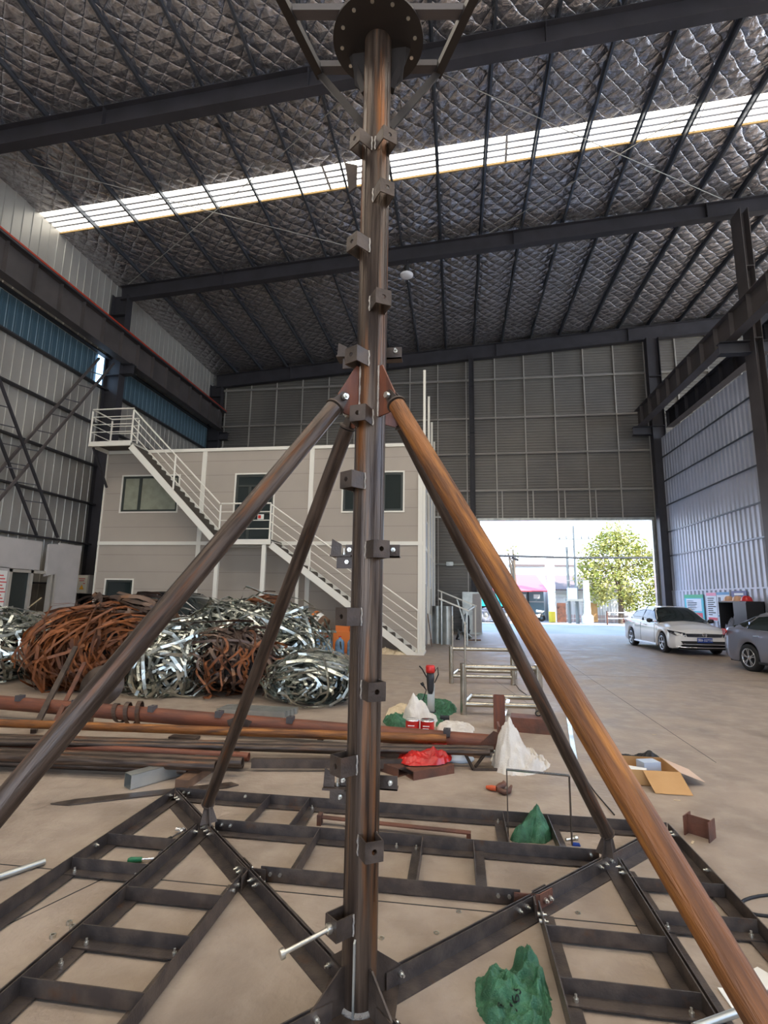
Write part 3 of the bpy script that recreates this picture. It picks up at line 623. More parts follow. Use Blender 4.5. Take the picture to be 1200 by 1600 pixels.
# struts
ANG = ((-1, 1), (1, 1), (-1, -1), (1, -1))
def along(p, q, t_): return V(p).lerp(V(q), t_)
for sx, sy in ANG:
    top = T+V((sx*.115, sy*.115, 2.50)); foot = T+V((sx*1.30, sy*1.30, .20)); dr_ = (foot-top).normalized()
    col = 'rustpipe' if (sx, sy) == (1, -1) else 'strut'
    mb = MB(); mb.tube([top+dr_*.07, foot], .038, 28); s_ = mb.build('strut', col, tw, 'orange rusted pipe strut' if col == 'rustpipe' else None); axisify(s_, top, foot)
    mb = MB(); mb.tube([top+dr_*.055, top+dr_*.063], .044, 24); mb.build('end_ring', 'mill', s_); mb = MB(); mb.tube([foot, foot+dr_*.008], .046, 24); mb.build('end_ring', 'mill', s_)
    rad = V((sx, sy, 0)).normalized(); tan = V((-rad.y, rad.x, 0))
    # fork plates and bolt at the top
    mb = MB(); n_ = dr_.cross(tan).normalized()
    for q in (-.014, .008): 
        mb = MB(); p = top+tan*q; mb.poly([p+dr_*.06+n_*.034, p+dr_*.06-n_*.034, p-dr_*.02-n_*.022, p-dr_*.035, p-dr_*.02+n_*.022], .006, tan); mb.build('fork', 'mill', s_)
    bolts(s_, [(top+tan*-.02, -tan, .015, .0), (top+tan*.02, tan, .015, .012)])
    # triangular gusset welded to the mast
    mb = MB(); b0 = T+rad*(MR-.004)
    mb.poly([b0+V((0, 0, 2.68))-tan*.004, b0+rad*.022+V((0, 0, 2.68))-tan*.004, b0+rad*.115+V((0, 0, 2.52))-tan*.004, b0+rad*.125+V((0, 0, 2.47))-tan*.004, b0+rad*.08+V((0, 0, 2.43))-tan*.004, b0+V((0, 0, 2.43))-tan*.004], .008, tan); mb.build('gusset', 'redrust', mast)
    for q in (-1, 1): mb = MB(); mb.tube([b0+tan*q*.009+rad*.003+V((0, 0, 2.43+.25*k/9)) for k in range(10)], [.0045+.001*((k*7) % 3) for k in range(10)], 6); mb.build('weld', 'weld', mast)
    # foot: lug plate standing between the two diagonal angles
    mb = MB(); f0 = T+rad*1.84; 
    mb.poly([T+rad*1.74+V((0, 0, .012))-tan*.004, T+rad*1.95+V((0, 0, .012))-tan*.004, T+rad*1.90+V((0, 0, .15))-tan*.004, foot+rad*.02+V((0, 0, .01))-tan*.004, foot-rad*.03+V((0, 0, .0))-tan*.004, T+rad*1.78+V((0, 0, .1))-tan*.004], .008, tan)
    mb.poly([T+rad*1.80-tan*.06+V((0, 0, .08)), T+rad*1.80+tan*.06+V((0, 0, .08)), foot+tan*.02, foot-tan*.02], .006, rad); mb.build('foot_lug', 'mill', s_)
    # base gusset fin between mast and diagonal
    mb = MB(); p = T+rad*(MR-.004)
    mb.poly([p+V((0, 0, .012))-tan*.004, p+rad*.15+V((0, 0, .012))-tan*.004, p+rad*.15+V((0, 0, .07))-tan*.004, p+rad*.02+V((0, 0, .17))-tan*.004, p+V((0, 0, .17))-tan*.004], .008, tan); mb.build('base_fin', 'mill', mast)
# straight fin on the front of the mast foot and side fins
for a in (-95, ):
    dd = V((cos(radians(a)), sin(radians(a)), 0)); tt = V((-dd.y, dd.x, 0)); p = T+dd*(MR-.003)
    mb = MB(); mb.poly([p+V((0, 0, .012))-tt*.004, p+dd*.016+V((0, 0, .012))-tt*.004, p+dd*.016+V((0, 0, .27))-tt*.004, p+V((0, 0, .28))-tt*.004], .008, tt); mb.build('base_fin', 'galv', mast)
# angle iron: vertical leg on the line A-B, flat leg towards side
AH = .075
def angle(name, A, B, side, bolts_=(), h=AH, t_=.006, m='angle', parent=None, flip=False, z=0.):
    A = V((A[0], A[1], z)); B = V((B[0], B[1], z)); side = V((side[0], side[1], 0)).normalized()
    pr = [(0, 0), (h, 0), (h, t_), (t_, t_), (t_, h), (0, h)]
    mb = MB(); mb.prof(A, B, pr, side, (0, 0, 1)); o = mb.build(name, m, parent or tw)
    if bolts_:
        for q in bolts_:
            mb = MB()
            if q[0] == 'v': p_ = A.lerp(B, q[1])+V((0, 0, q[2])); hexbolt(mb, p_+side*t_, side, .011, .014); mb.tube([p_-side*.012, p_+side*.002], .010, 6)
            else: hexbolt(mb, A.lerp(B, q[1])+side*q[2]+V((0, 0, t_)), (0, 0, 1), .011, .014)
            mb.build('bolt', 'bolt', o)
    return o
for sx, sy in ANG:
    rad = V((sx, sy, 0)).normalized(); tan = V((-rad.y, rad.x, 0))
    for q in (-1, 1):
        a = T+rad*.13+tan*q*.006; b = T+rad*2.55+tan*q*.006
        angle('diagonal_beam', a, b, tan*q, [('v', .03, .05), ('v', .35, .045), ('v', .375, .045), ('v', .66, .045), ('v', .685, .045), ('v', .71, .045), ('v', .955, .045), ('v', .975, .045)])
rot4 = lambda p, k: ((p[0], p[1]), (-p[1], p[0]), (-p[0], -p[1]), (p[1], -p[0]))[k]
for k in range(4):
    def g_(x, y): q = rot4((x, y), k); return (MX+q[0], MY+q[1])
    def s_(x, y): return rot4((x, y), k)
    # k=0 is the far side; outer, middle and inner rails, flat leg towards the mast
    angle('base_rail', z=.0065, A=g_(-1.84, 1.85), B=g_(1.84, 1.85), side=s_(0, -1), bolts_=[('v', .02, .045), ('v', .032, .045), ('v', .98, .045), ('v', .16, .05), ('v', .75, .05)])
    angle('base_rail', z=.0065, A=g_(-1.26, 1.35), B=g_(1.26, 1.35), side=s_(0, -1), bolts_=[('v', .02, .045), ('v', .045, .045), ('v', .98, .045), ('h', .5, .04)])
    if k in (1, 3): angle('base_rail', z=.0065, A=g_(-1.26, 1.362), B=g_(1.26, 1.362), side=s_(0, 1))
    angle('base_rail', z=.0065, A=g_(-.72, .80), B=g_(.72, .80), side=s_(0, 1), bolts_=[('v', .04, .04), ('v', .08, .04), ('v', .92, .04), ('v', .96, .04)])
    sg_ = [(-1.05, -1), (-.74, 1), (.72, -1), (1.03, 1)]
    for i, (x, q) in enumerate(sg_): angle('rung', z=.013, A=g_(x, 1.355), B=g_(x, 1.84), side=s_(q, 0), bolts_=[('h', .12, .04), ('h', .9, .04)] if abs(x) < .9 else (), h=.065)
    for i, (x, q) in enumerate([(-.52, -1), (-.18, 1), (.17, -1), (.49, 1)]): angle('rung', z=.013, A=g_(x, .805), B=g_(x, 1.345), side=s_(q, 0), bolts_=[('h', .1, .04), ('h', .9, .04)] if i in (1, 2) else (), h=.065)
    # bent splice plates where the inner rail meets the diagonals
    for q in (-1, 1):
        mb = MB(); c = V((*g_(q*.80, .80), .04)); r_ = V((*s_(q, 1), 0)).normalized(); e_ = V((*s_(q, 0), 0)); nrm = V((*s_(-q, 1), 0)).normalized()
        mb.bar(c+nrm*-.022+r_*.0, c-nrm*.022+r_*.11, .008, .07); mb.bar(c-nrm*.022, c-nrm*.022-e_*.13+V((0, 0, 0)), .008, .07); pl = mb.build('splice_plate', 'rust' if (k == 0 and q == 1) else 'mill', tw)
        bolts(pl, [(c-nrm*.026+r_*t_, -nrm, .012, .012) for t_ in (.04, .08)])
# head: drilled disc, light crossbars and braces
mb = MB(); n = 48; R_ = .245; nh = 12; hr = .009; c = V((-.40, 2.30, 4.58))
vs = []; 
mb.tube([c, c+V((0, 0, .014))], R_, 48)
hd = mb.build('head_disc', 'shadowed', tw)
for k in range(nh):
    a = 2*pi*k/nh+pi/12*.0; mb = MB(); mb.cyl(c+V((cos(a)*.20, sin(a)*.20, -.001)), (0, 0, 1), .010, .006, 12); mb.build('bolt', 'bolt', hd)  # bright plugs drawn for the light through the drilled holes
mb = MB(); mb.bar((-.86, 2.12, 4.62), (.09, 2.24, 4.62), .05, .04); mb.build('head_crossbar', 'crane', tw)
mb = MB(); mb.bar((-.77, 2.42, 4.62), (-.09, 2.50, 4.62), .05, .04); mb.build('head_crossbar', 'crane', tw)
for a, b in (((-.76, 2.45, 4.60), (-.88, 1.95, 4.60)), ((-.09, 2.53, 4.60), (.14, 2.10, 4.60))):
    mb = MB(); mb.bar(a, b, .045, .045); mb.build('head_side_bar', 'shadowed', tw)
for a, b in (((-.45, 2.35, 4.08), (-.76, 2.44, 4.59)), ((-.34, 2.35, 4.08), (-.09, 2.52, 4.59)), ((-.47, 2.33, 4.3), (-.55, 2.36, 4.58)), ((-.33, 2.33, 4.3), (-.25, 2.36, 4.58))):
    mb = MB(); mb.bar(a, b, .035, .035); mb.build('head_brace', 'shadowed', tw)
for q in (-1, 1): mb = MB(); mb.poly([(MX+q*.07, 2.33, 4.57), (MX+q*.15, 2.33, 4.57), (MX+q*.13, 2.33, 4.36), (MX+q*.07, 2.33, 4.30)], .008, (0, 1, 0)); mb.build('head_gusset', 'shadowed', tw)

# ------------------------------------------------------------------ tangled heaps of strip steel
def heap(name, label, c, rad, n, m, seed, axis=None, wd=(.028, .055), span=(.9, 2.9), core=.66, loose=.0):
    rn = random.Random(seed); c = V(c); rad = V(rad); mb = MB()
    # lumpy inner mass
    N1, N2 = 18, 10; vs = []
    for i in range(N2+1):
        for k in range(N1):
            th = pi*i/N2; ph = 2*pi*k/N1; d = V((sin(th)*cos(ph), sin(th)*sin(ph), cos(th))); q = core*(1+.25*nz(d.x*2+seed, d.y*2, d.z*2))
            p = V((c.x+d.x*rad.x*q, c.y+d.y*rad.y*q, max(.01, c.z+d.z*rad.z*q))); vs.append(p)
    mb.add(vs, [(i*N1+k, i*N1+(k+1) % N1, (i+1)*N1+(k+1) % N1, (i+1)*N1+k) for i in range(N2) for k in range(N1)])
    ax0 = V(axis).normalized() if axis else None
    for _ in range(n):
        d = V((rn.gauss(0, 1), rn.gauss(0, 1), rn.gauss(0, 1)))
        a = (ax0*1.0+d*.33).normalized() if ax0 else d.normalized()
        s0 = V((rn.gauss(0, 1), rn.gauss(0, 1), rn.gauss(0, 1))); s0 = (s0-a*s0.dot(a)*(1 if not ax0 else .3)).normalized()
        off = s0.dot(a); per = (s0-a*off).normalized(); bi = a.cross(per); sp_ = rn.uniform(*span); k = 11; wv = rn.uniform(*wd)/2; sc = rn.uniform(core, 1.03) if rn.random() > .12 else rn.uniform(1.03, 1.2); drift = rn.uniform(-.22, .22); tw_ = rn.uniform(-.9, .9); fx = rn.uniform(0, 50); wr_ = rn.uniform(.03, .17); ptsL = []
        rr = sqrt(max(.1, 1-off*off))
        for i in range(k+1):
            t_ = i/k; an = sp_*(t_-.5); d_ = (per*cos(an)+bi*sin(an))*rr+a*(off+drift*(t_-.5))
            d_ += V((nz(fx, t_*2.5), nz(fx+9, t_*2.5), nz(fx+19, t_*2.5)))*wr_*3
            q = sc+loose*(t_-.5)**2*rn.uniform(0, 2)
            p = V((c.x+d_.x*rad.x*q, c.y+d_.y*rad.y*q, c.z+d_.z*rad.z*q))
            if p.z < .015: p.z = .015+.02*rn.random()
            tg = (-per*sin(an)+bi*cos(an)).normalized(); nn = d_.normalized(); w_ = tg.cross(nn); w_ = Matrix.Rotation(tw_*(.4+t_), 3, tg) @ w_
            if w_.length < 1e-4: w_ = a.copy()
            ptsL.append((p, w_.normalized()*wv, nn*.0009))
        vs = []
        for p, w_, n_ in ptsL:
            lo = .012; 
            for q in (p-w_-n_, p+w_-n_, p+w_+n_, p-w_+n_): q = q.copy(); q.z = max(q.z, lo); vs.append(q)
        mb.add(vs, [(i*4+j_, i*4+(j_+1) % 4, i*4+4+(j_+1) % 4, i*4+4+j_) for i in range(k) for j_ in range(4)]+[(0, 1, 2, 3), (k*4+3, k*4+2, k*4+1, k*4)])
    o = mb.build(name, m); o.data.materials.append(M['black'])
    for q in range(N1*N2): o.data.polygons[q].material_index = 1  # inner mass coloured black, for the shade between the strips
    recenter(o); tag(o, label, 'scrap metal', None, 'stuff'); return o
heap('scrap_strip_heap', 'silver strip steel tangle at the left photo edge beside the shed', (-8.75, 9.0, .45), (1.0, .95, .78), 330, 'silver', 1)
heap('scrap_strip_heap', 'orange rusted strip coils in the big left heap', (-6.45, 8.75, .55), (1.12, .95, .72), 430, 'rustribbon', 2, (1, -.25, .1), span=(1.8, 4.2))
heap('scrap_strip_heap', 'grey brown flat strips slumped on top of the rusted coils', (-6.35, 9.3, .95), (1.05, .8, .62), 170, 'brownribbon', 3, (.25, 1, .3), wd=(.05, .09), span=(1.0, 2.2))
heap('scrap_strip_heap', 'silver strip steel mound between the rusted coils and brown strips', (-4.75, 8.5, .38), (.72, .8, .72), 330, 'silver', 4)
heap('scrap_strip_heap', 'tall silver strip steel mound at the back below the landing', (-4.1, 10.2, .75), (1.35, .85, .78), 460, 'silver', 5)
heap('scrap_strip_heap', 'brown and rusty strips between two silver mounds', (-3.85, 8.75, .52), (.85, .75, .52), 260, 'brownribbon', 6, (.5, 1, .1), wd=(.03, .06), span=(1.4, 3))
heap('scrap_strip_heap', 'loose orange rusted strips looping in front of the brown ones', (-3.55, 8.35, .42), (.75, .6, .50), 55, 'rustribbon', 8, (1, .3, .2), wd=(.03, .05), span=(1.2, 2.6), core=.45)
heap('scrap_strip_heap', 'round silver strip tangle just left of the mast', (-2.25, 8.2, .34), (.66, .62, .38), 320, 'silver', 7, (0, 1, .2), span=(1.8, 4.4))
heap('scrap_strip_heap', 'silver strip steel slope behind the tangle near water bottles', (-3.25, 9.6, .38), (.8, .7, .62), 280, 'silver', 9)
heap('scrap_strip_heap', 'small orange rusty strip bundle lying on top of the back silver mound', (-3.85, 10.3, 1.50), (.42, .3, .1), 60, 'rustribbon', 10, (0, 0, 1), span=(1.5, 3.5))

def simple(name, label, cat, m, fn, group=None):
    mb = MB(); fn(mb); o = mb.build(name, m); recenter(o); return tag(o, label, cat, group)
# bars leaning on the rusted coils
simple('angle_bar', 'long grey angle bar leaning on the rusted coils', 'steel bar', 'mill', lambda mb: mb.bar(G(52, 1143, .03), GY(118, 1012, 7.3), .06, .05))
simple('angle_bar', 'shorter brown angle bar leaning right of the grey one', 'steel bar', 'rust', lambda mb: mb.bar(G(78, 1146, .03), GY(132, 1036, 7.1), .05, .035))
simple('steel_disc', 'round dark steel plate behind the two leaning bars', 'steel plate', 'mill', lambda mb: mb.lathe((-5.05, 7.05, .30), [(0, 0), (.29, 0), (.29, .02), (0, .02)], 28, V((.3, -.9, .35))))

# ------------------------------------------------------------------ lying mast and pipes
lm = thing('lying_mast', 'long red brown mast lying across the floor before the heaps', 'steel pipe', (-3, 6, 0))
A = V((-7.2, 6.30, .21)); B = V((.42, 5.78, .125)); dl = (B-A).normalized(); nl = V((-dl.y, dl.x, 0))
mb = MB(); mb.tube([A, B], .085, 28); axisify(mb.build('pipe', 'redrust', lm), A, B)
for t_, a in ((.22, 1), (.33, 1), (.47, 1), (.585, 1), (.70, 1), (.745, -1), (.80, 1), (.93, 1)):
    p = A.lerp(B, t_)+V((0, 0, .085*a))-nl*.045*a
    mb = MB(); mb.bar(p-dl*.035, p+dl*.035, .09, .07); k_ = mb.build('step_bracket', 'crane' if a > 0 else 'mill', lm)
    mb = MB(); mb.cyl(p+V((0, 0, .036*a)), (0, 0, 1), .012, .003, 10); mb.build('bolt_hole', 'black', k_)
for t_ in (.04, .335, .62):
    p = A.lerp(B, t_); mb = MB(); mb.poly([p+V((-.12, -.09, -.02)), p+V((.12, -.09, -.02)), p+V((.16, -.09, .04)), p+V((-.02, -.09, .09)), p+V((-.14, -.09, .04))], .012, (0, -1, 0)); cl = mb.build('clamp', 'mill', lm)
    mb = MB(); mb.bar(p+V((0, -.1, 0)), p+V((-.02, -.12, -.2+.012)), .05, .02, (0, 1, 0)); mb.build('clamp_leg', 'mill', cl)
    mb = MB(); hexbolt(mb, p+V((-.05, -.1, .02)), (0, -1, 0), .012); mb.build('bolt', 'bolt', cl)
mb = MB(); mb.poly([B+V((-.20, -.10, .02)), B+V((.04, -.10, -.05)), B+V((.10, -.10, .10)), B+V((-.06, -.10, .15))], .012, (0, -1, 0)); mb.box(B.x-.01, B.x+.01, B.y-.12, B.y+.12, .08, .32); mb.build('end_plate', 'rust', lm)
mb = MB(); mb.box(B.x-.35, B.x-.2, B.y-.1, B.y+.1, 0, .05); mb.build('timber_block', 'wood', lm); mb = MB(); mb.box(-4.7, -4.55, 6.0, 6.25, 0, .115); mb.build('timber_block', 'wood', lm)
def strap(mb):
    pts = []
    for k in range(60):
        t_ = k/59; a = t_*2*pi*2.6; p = A.lerp(B, .395+.055*t_); pts.append(p+nl*cos(a)*.095+V((0, 0, sin(a)*(.095+.06*t_))))
    for p, q in zip(pts, pts[1:]): mb.bar(p, q, .006, .055, dl)
simple('webbing_strap', 'brown webbing strap wound around the lying mast', 'strap', 'brownribbon', strap)
pg = 'dark pipes bundled on the floor'
simple('steel_pipe', 'orange rusted pipe lying in front of the lying mast', 'steel pipe', 'rustpipe', lambda mb: mb.tube([(-6.8, 5.42, .125), (-.12, 5.60, .19)], .045, 20)); axisify(bpy.context.scene.objects['steel_pipe'], (-6.8, 5.42, .125), (-.12, 5.60, .19))
for k, (y0, x1, y1, r, z, lab) in enumerate(((4.40, -2.10, 4.55, .045, .13, 'nearest dark pipe of the floor bundle'), (4.52, -1.92, 4.70, .042, .13, 'dark pipe ending just past the nearest one'), (4.66, .30, 5.36, .030, .15, 'long slim dark pipe reaching past the mast, front one'), (4.74, .34, 5.45, .030, .16, 'long slim dark pipe reaching past the mast, rear one'), (4.86, -1.95, 4.92, .04, .11, 'brown pipe behind the front pair of the floor bundle'), (4.98, -.9, 5.3, .035, .11, 'mid brown pipe between the bundle and orange pipe'), (4.46, -2.4, 4.63, .036, .055, 'dark pipe lying low beneath the nearest two'), (4.60, -2.2, 4.80, .040, .06, 'low dark pipe under the middle of the floor bundle'), (4.80, -1.98, 4.86, .036, .055, 'low dark pipe under the rear of the floor bundle'), (5.10, -1.1, 5.42, .03, .10, 'thin rearmost dark pipe of the floor bundle'))):
    axisify(simple('steel_pipe', lab, 'steel pipe', 'redrust' if k in (4,) else 'strut', lambda mb: mb.tube([(-5.6, y0-.05, z), (x1, y1, z)], r, 16, hollow=.8), None), (-5.6, y0-.05, z), (x1, y1, z))
simple('steel_channel', 'dark steel channel running behind the standing mast at floor bundle', 'steel channel', 'mill', lambda mb: mb.prof((-1.9, 4.86, .03), (-.45, 5.12, .03), [(0, 0), (.05, 0), (.05, .08), (0, .08)], (0, 1, 0), (0, 0, 1)))
for k, (x, y) in enumerate(((-4.6, 4.75), (-2.3, 4.9))):
    simple('timber_sleeper', ['timber sleeper under the left end of the pipe bundle', 'timber sleeper under the middle of the pipe bundle'][k], 'timber', 'wood', lambda mb: mb.box(x-.06, x+.06, y-.55, y+.5, 0, .07))
simple('flat_strip', 'pale flat steel strip with holes at left photo edge', 'steel strip', 'galv', lambda mb: mb.bar((-6.2, 5.95, .055), (-4.25, 6.0, .055), .09, .006))
def tubes(mb):
    for k in range(4): mb.box(-3.62, -2.62, 7.15+.06*k, 7.20+.06*k, .0, .10)
for k in range(4):
    simple('square_tube', ['nearest galvanised square tube of the short stack behind the lying mast', 'second galvanised square tube of the short stack', 'third galvanised square tube of the short stack', 'rearmost galvanised square tube of the short stack'][k], 'steel tube', 'galv', lambda mb: mb.box(-3.25, -2.3+.03*k, 6.95+.09*k, 7.03+.09*k, 0, .08), 'short stack of galvanised tubes')
simple('flat_plate', 'small dark steel plate on the floor before the lying mast', 'steel plate', 'mill', lambda mb: mb.cbox((-3.05, 5.75, .02), .32, .12, .03))
# galvanised square tube pointing at the frame corner
def sqt(mb):
    A = V((-2.74, 4.27, .06)); B = V((-2.28, 5.05, .06)); d, s_, u = frame_of(B-A); t_ = .05; r = .057
    for a, b, c, e in ((-r, r, r-.004, r), (-r, r, -r, -r+.004), (-r, -r+.004, -r, r), (r-.004, r, -r, r)): mb.prof(A, B, [(a, c), (b, c), (b, e), (a, e)], s_, u)
simple('square_tube', 'galvanised square tube lying by the frame corner', 'steel tube', 'galv', sqt)
simple('flat_bar', 'pointed dark flat bar with holes poking under the far corner', 'steel bar', 'mill', lambda mb: mb.poly([(-3.10, 3.86, .003), (-2.98, 3.97, .003), (-1.95, 4.55, .003), (-1.86, 4.50, .003), (-1.93, 4.42, .003), (-2.28, 4.24, .003), (-2.95, 3.86, .003)], .008, (0, 0, 1)))
simple('galvanised_pipe', 'thin pale galvanised pipe at the left photo edge', 'steel pipe', 'galv', lambda mb: mb.tube([G(-60, 1390, .02), G(70, 1346, .02)], .017, 14, hollow=.8))
simple('long_flat_bar', 'rusty flat bar with one bolted end inside the far panel', 'steel bar', 'rust', lambda mb: (mb.bar((-.98, 3.90, .045), (.08, 3.83, .045), .05, .008, (0, 0, 1)), mb.box(-1.0, -.97, 3.86, 3.92, 0, .07), mb.box(.05, .08, 3.81, 3.85, 0, .04)))

# ratchet wrenches
def ratchet(label, p, q, green):
    t = thing('ratchet_wrench', label, 'wrench', p); p = V(p); q = V(q); d = (q-p).normalized(); s_ = V((-d.y, d.x, 0)); L = (q-p).length; u = V((0, 0, .016))
    mb = MB(); mb.tube([p+u, p+d*L*.08+u, p+d*L*.25+u, p+d*L*.42+u], [.012, .018, .015, .014], 12); mb.build('grip', 'green_handle' if green else 'blackmat', t)
    mb = MB(); mb.tube([p+d*L*.42+u, p+d*L*.85+u], .007, 10); mb.build('shaft', 'chrome', t)
    mb = MB(); mb.tube([p+d*L*.82+u, p+d*L*.92+u, p+d*L*1.0+u], [.01, .022, .018], 14); mb.cyl(p+d*L*.93+u+s_*.03, s_, .018, .04, 14); mb.build('socket_head', 'chrome', t)
ratchet('green handled ratchet wrench lying inside the left outer panel', (-1.98, 3.16, .0), (-1.80, 3.22, .0), True)
ratchet('chrome headed ratchet wrench standing by the left corner panel', (-1.90, 3.38, 0), (-1.86, 3.60, 0), False)
lbl = ['fallen zinc nut below the left outer panel, upper one', 'fallen zinc nut below the left outer panel, middle one', 'fallen zinc nut below the left outer panel, lower one']
for k, (a, b) in enumerate(((108, 1444), (113, 1450), (82, 1465))):
    p = G(a, b); simple('loose_nut', lbl[k], 'nut', 'bolt', lambda mb: mb.tube([p+V((0, 0, .0)), p+V((0, 0, .014))], .015, 6, hollow=.5))
for k, (a, b) in enumerate(((717, 1425), (682, 1458), (596, 1466), (903, 1427))):
    p = G(a, b); simple('loose_washer', ['zinc washer near the saw joint right of mast', 'zinc washer midway along the right diagonal beam', 'zinc washer close beside the mast foot', 'zinc washer inside the right inner panel'][k], 'washer', 'bolt', lambda mb: mb.tube([p+V((0, 0, .001)), p+V((0, 0, .004))], .014, 16, hollow=.55))
p = G(888, 1312); q = G(900, 1308)
simple('loose_bolt', 'zinc bolt lying on floor left of the far right strut foot', 'bolt', 'bolt', lambda mb: (mb.tube([G(884, 1312, .01), G(897, 1310, .01)], .009, 10), mb.tube([G(897, 1310, .012), G(901, 1309, .012)], .017, 6)))

# ------------------------------------------------------------------ crumpled cloth, sacks
def sack(name, label, cat, m, outline, peaks, seed, fold=.03, base=.02, dens=44):
    """outline: list of (x, y); peaks: (x, y, height, width)"""
    n = 120; pts = [V((a, b)) for a, b in outline]; c = sum(pts, V((0, 0)))/len(pts)
    seg = []; K = len(pts)
    for k in range(n):
        u = k/n*K; i = int(u); f = u-i; jt_ = 1+.06*nz(k*.9, seed)+.05*nz(k*.35, seed+4); P0, P1, P2, P3 = pts[i-1], pts[i % K], pts[(i+1) % K], pts[(i+2) % K]
        seg.append(.5*((2*P1)+(P2-P0)*f+(2*P0-5*P1+4*P2-P3)*f*f+(3*P1-P0-3*P2+P3)*f**3)); seg[-1] = c+(seg[-1]-c)*jt_
    def H(x, y, r):
        e = (1-r**4); z = base*e
        for a, b, hh, ww in peaks:
            an = math.atan2(y-b, x-a); d_ = sqrt((x-a)**2+(y-b)**2)/ww*(1+.28*noise.noise(V((cos(an)*3, sin(an)*3, seed+a))))
            z += hh*max(0, 1-d_)**1.35*min(1, e*2.5)
        w1 = noise.noise(V((x*5, y*5, seed+2)))*.25; q = V((x+w1*.25, y-w1*.25, seed))
        rid = (1-abs(noise.noise(q*7))*2.2)*.5+(1-abs(noise.noise(q*15+V((3, 3, 3))))*2.2)*.3+(1-abs(noise.noise(q*31+V((5, 3, 3))))*2.2)*.2
        return max(.003, z+fold*(rid-.35)*min(1, e*3)*1.9+.006)
    vs = []; R = dens
    for i in range(R+1):
        r = i/R
        for k in range(n):
            p = c+(seg[k]-c)*r; p = p+V((noise.noise(V((p.x*7, p.y*7, seed+5))), noise.noise(V((p.x*7, p.y*7, seed+8)))))*.02*r
            vs.append((p.x, p.y, H(p.x, p.y, r) if i < R else .001))
    mb = MB(); mb.add(vs, [(i*n+k, i*n+(k+1) % n, (i+1)*n+(k+1) % n, (i+1)*n+k) for i in range(R) for k in range(n)], True); mb.add(vs[-n:], [tuple(range(n))]); mb.s = [False]*len(mb.s) if False else mb.s
    o = mb.build(name, m); return tag(recenter(o), label, cat), H
def gp(l, z=0.): return [tuple(G(a, b, z)[:2]) for a, b in l]
def pk(px, py, h, w_, z=0.): p = G(px, py, z); return (p.x, p.y, h, w_)
so_, H1 = sack('woven_sack', 'big green woven sack with pen marks lying near the bottom', 'sack', 'greensack', gp([(742, 1533), (765, 1528), (795, 1518), (822, 1496), (830, 1490), (842, 1515), (858, 1548), (864, 1580), (850, 1618), (800, 1625), (760, 1600), (745, 1565)]), [pk(828, 1525, .07, .10), pk(790, 1560, .04, .14), pk(850, 1552, .05, .08)], 11, .042, .012)
for s_t, cx_, cy_ in (('165', 806, 1557), ('94', 784, 1563)):
    p = G(cx_, cy_, .06); o = text('pen_mark', s_t, .045 if s_t == '165' else .035, 'blacktxt', (0, 0, 0), (.45, .9, 0), (-.9, .45, 0)); o.parent = so_
    for v in o.data.vertices:
        x, y = v.co.x+p.x, v.co.y+p.y; rr_ = .3; v.co = V((x, y, H1(x, y, rr_)+.003))-so_.location
sack('woven_sack', 'crumpled green woven sack inside the far panel under the bent stand', 'sack', 'greensack', gp([(798, 1313), (812, 1300), (822, 1290), (850, 1285), (862, 1300), (852, 1318), (825, 1318)]), [pk(840, 1306, .17, .13), pk(815, 1312, .06, .1)], 21, .02)
sack('woven_sack', 'crumpled white woven sack with a tall peak right of the pipes', 'sack', 'whitesack', gp([(768, 1185), (785, 1172), (800, 1165), (825, 1172), (850, 1188), (860, 1197), (835, 1210), (798, 1212), (775, 1205)]), [pk(797, 1200, .36, .20), pk(825, 1202, .13, .2), pk(785, 1200, .12, .2)], 31, .055)
sack('woven_sack', 'green woven sack bunched left of the white one behind the lying mast', 'sack', 'greensack', gp([(598, 1128), (612, 1118), (635, 1118), (640, 1132), (618, 1140)]), [pk(618, 1134, .1, .2)], 41, .03)
sack('woven_sack', 'white woven sack with a pointed peak before the magnetic drill', 'sack', 'whitesack', gp([(627, 1128), (638, 1112), (655, 1105), (680, 1118), (682, 1134), (655, 1139)]), [pk(645, 1130, .30, .24), pk(665, 1130, .14, .25)], 51, .03)
sack('woven_sack', 'large green woven sack spread around the magnetic drill base', 'sack', 'greensack', gp([(645, 1100), (655, 1085), (680, 1092), (705, 1098), (714, 1110), (700, 1120), (690, 1135), (672, 1132), (655, 1115)]), [pk(655, 1112, .16, .26), pk(702, 1112, .10, .2)], 61, .03)
sack('cloth', 'beige cloth spread behind the green and white sacks', 'cloth', 'beige', gp([(604, 1122), (608, 1108), (630, 1100), (640, 1108), (632, 1120)]), [], 71, .02)
sack('foam_sheet', 'white flattened foam wrap lying right of the red tins', 'packaging', 'whitesack', gp([(684, 1135), (700, 1131), (735, 1134), (738, 1146), (700, 1150), (686, 1146)]), [pk(700, 1140, .03, .3)], 81, .015, .05)
o, _ = sack('plastic_bag', 'bright red plastic bag lying on the brown channel', 'bag', 'redbag', gp([(623, 1196), (640, 1186), (672, 1180), (700, 1180), (706, 1198), (690, 1210), (650, 1212), (628, 1208)]), [pk(678, 1202, .07, .2), pk(645, 1204, .04, .15)], 91, .028, .03)
o.location.z = .085
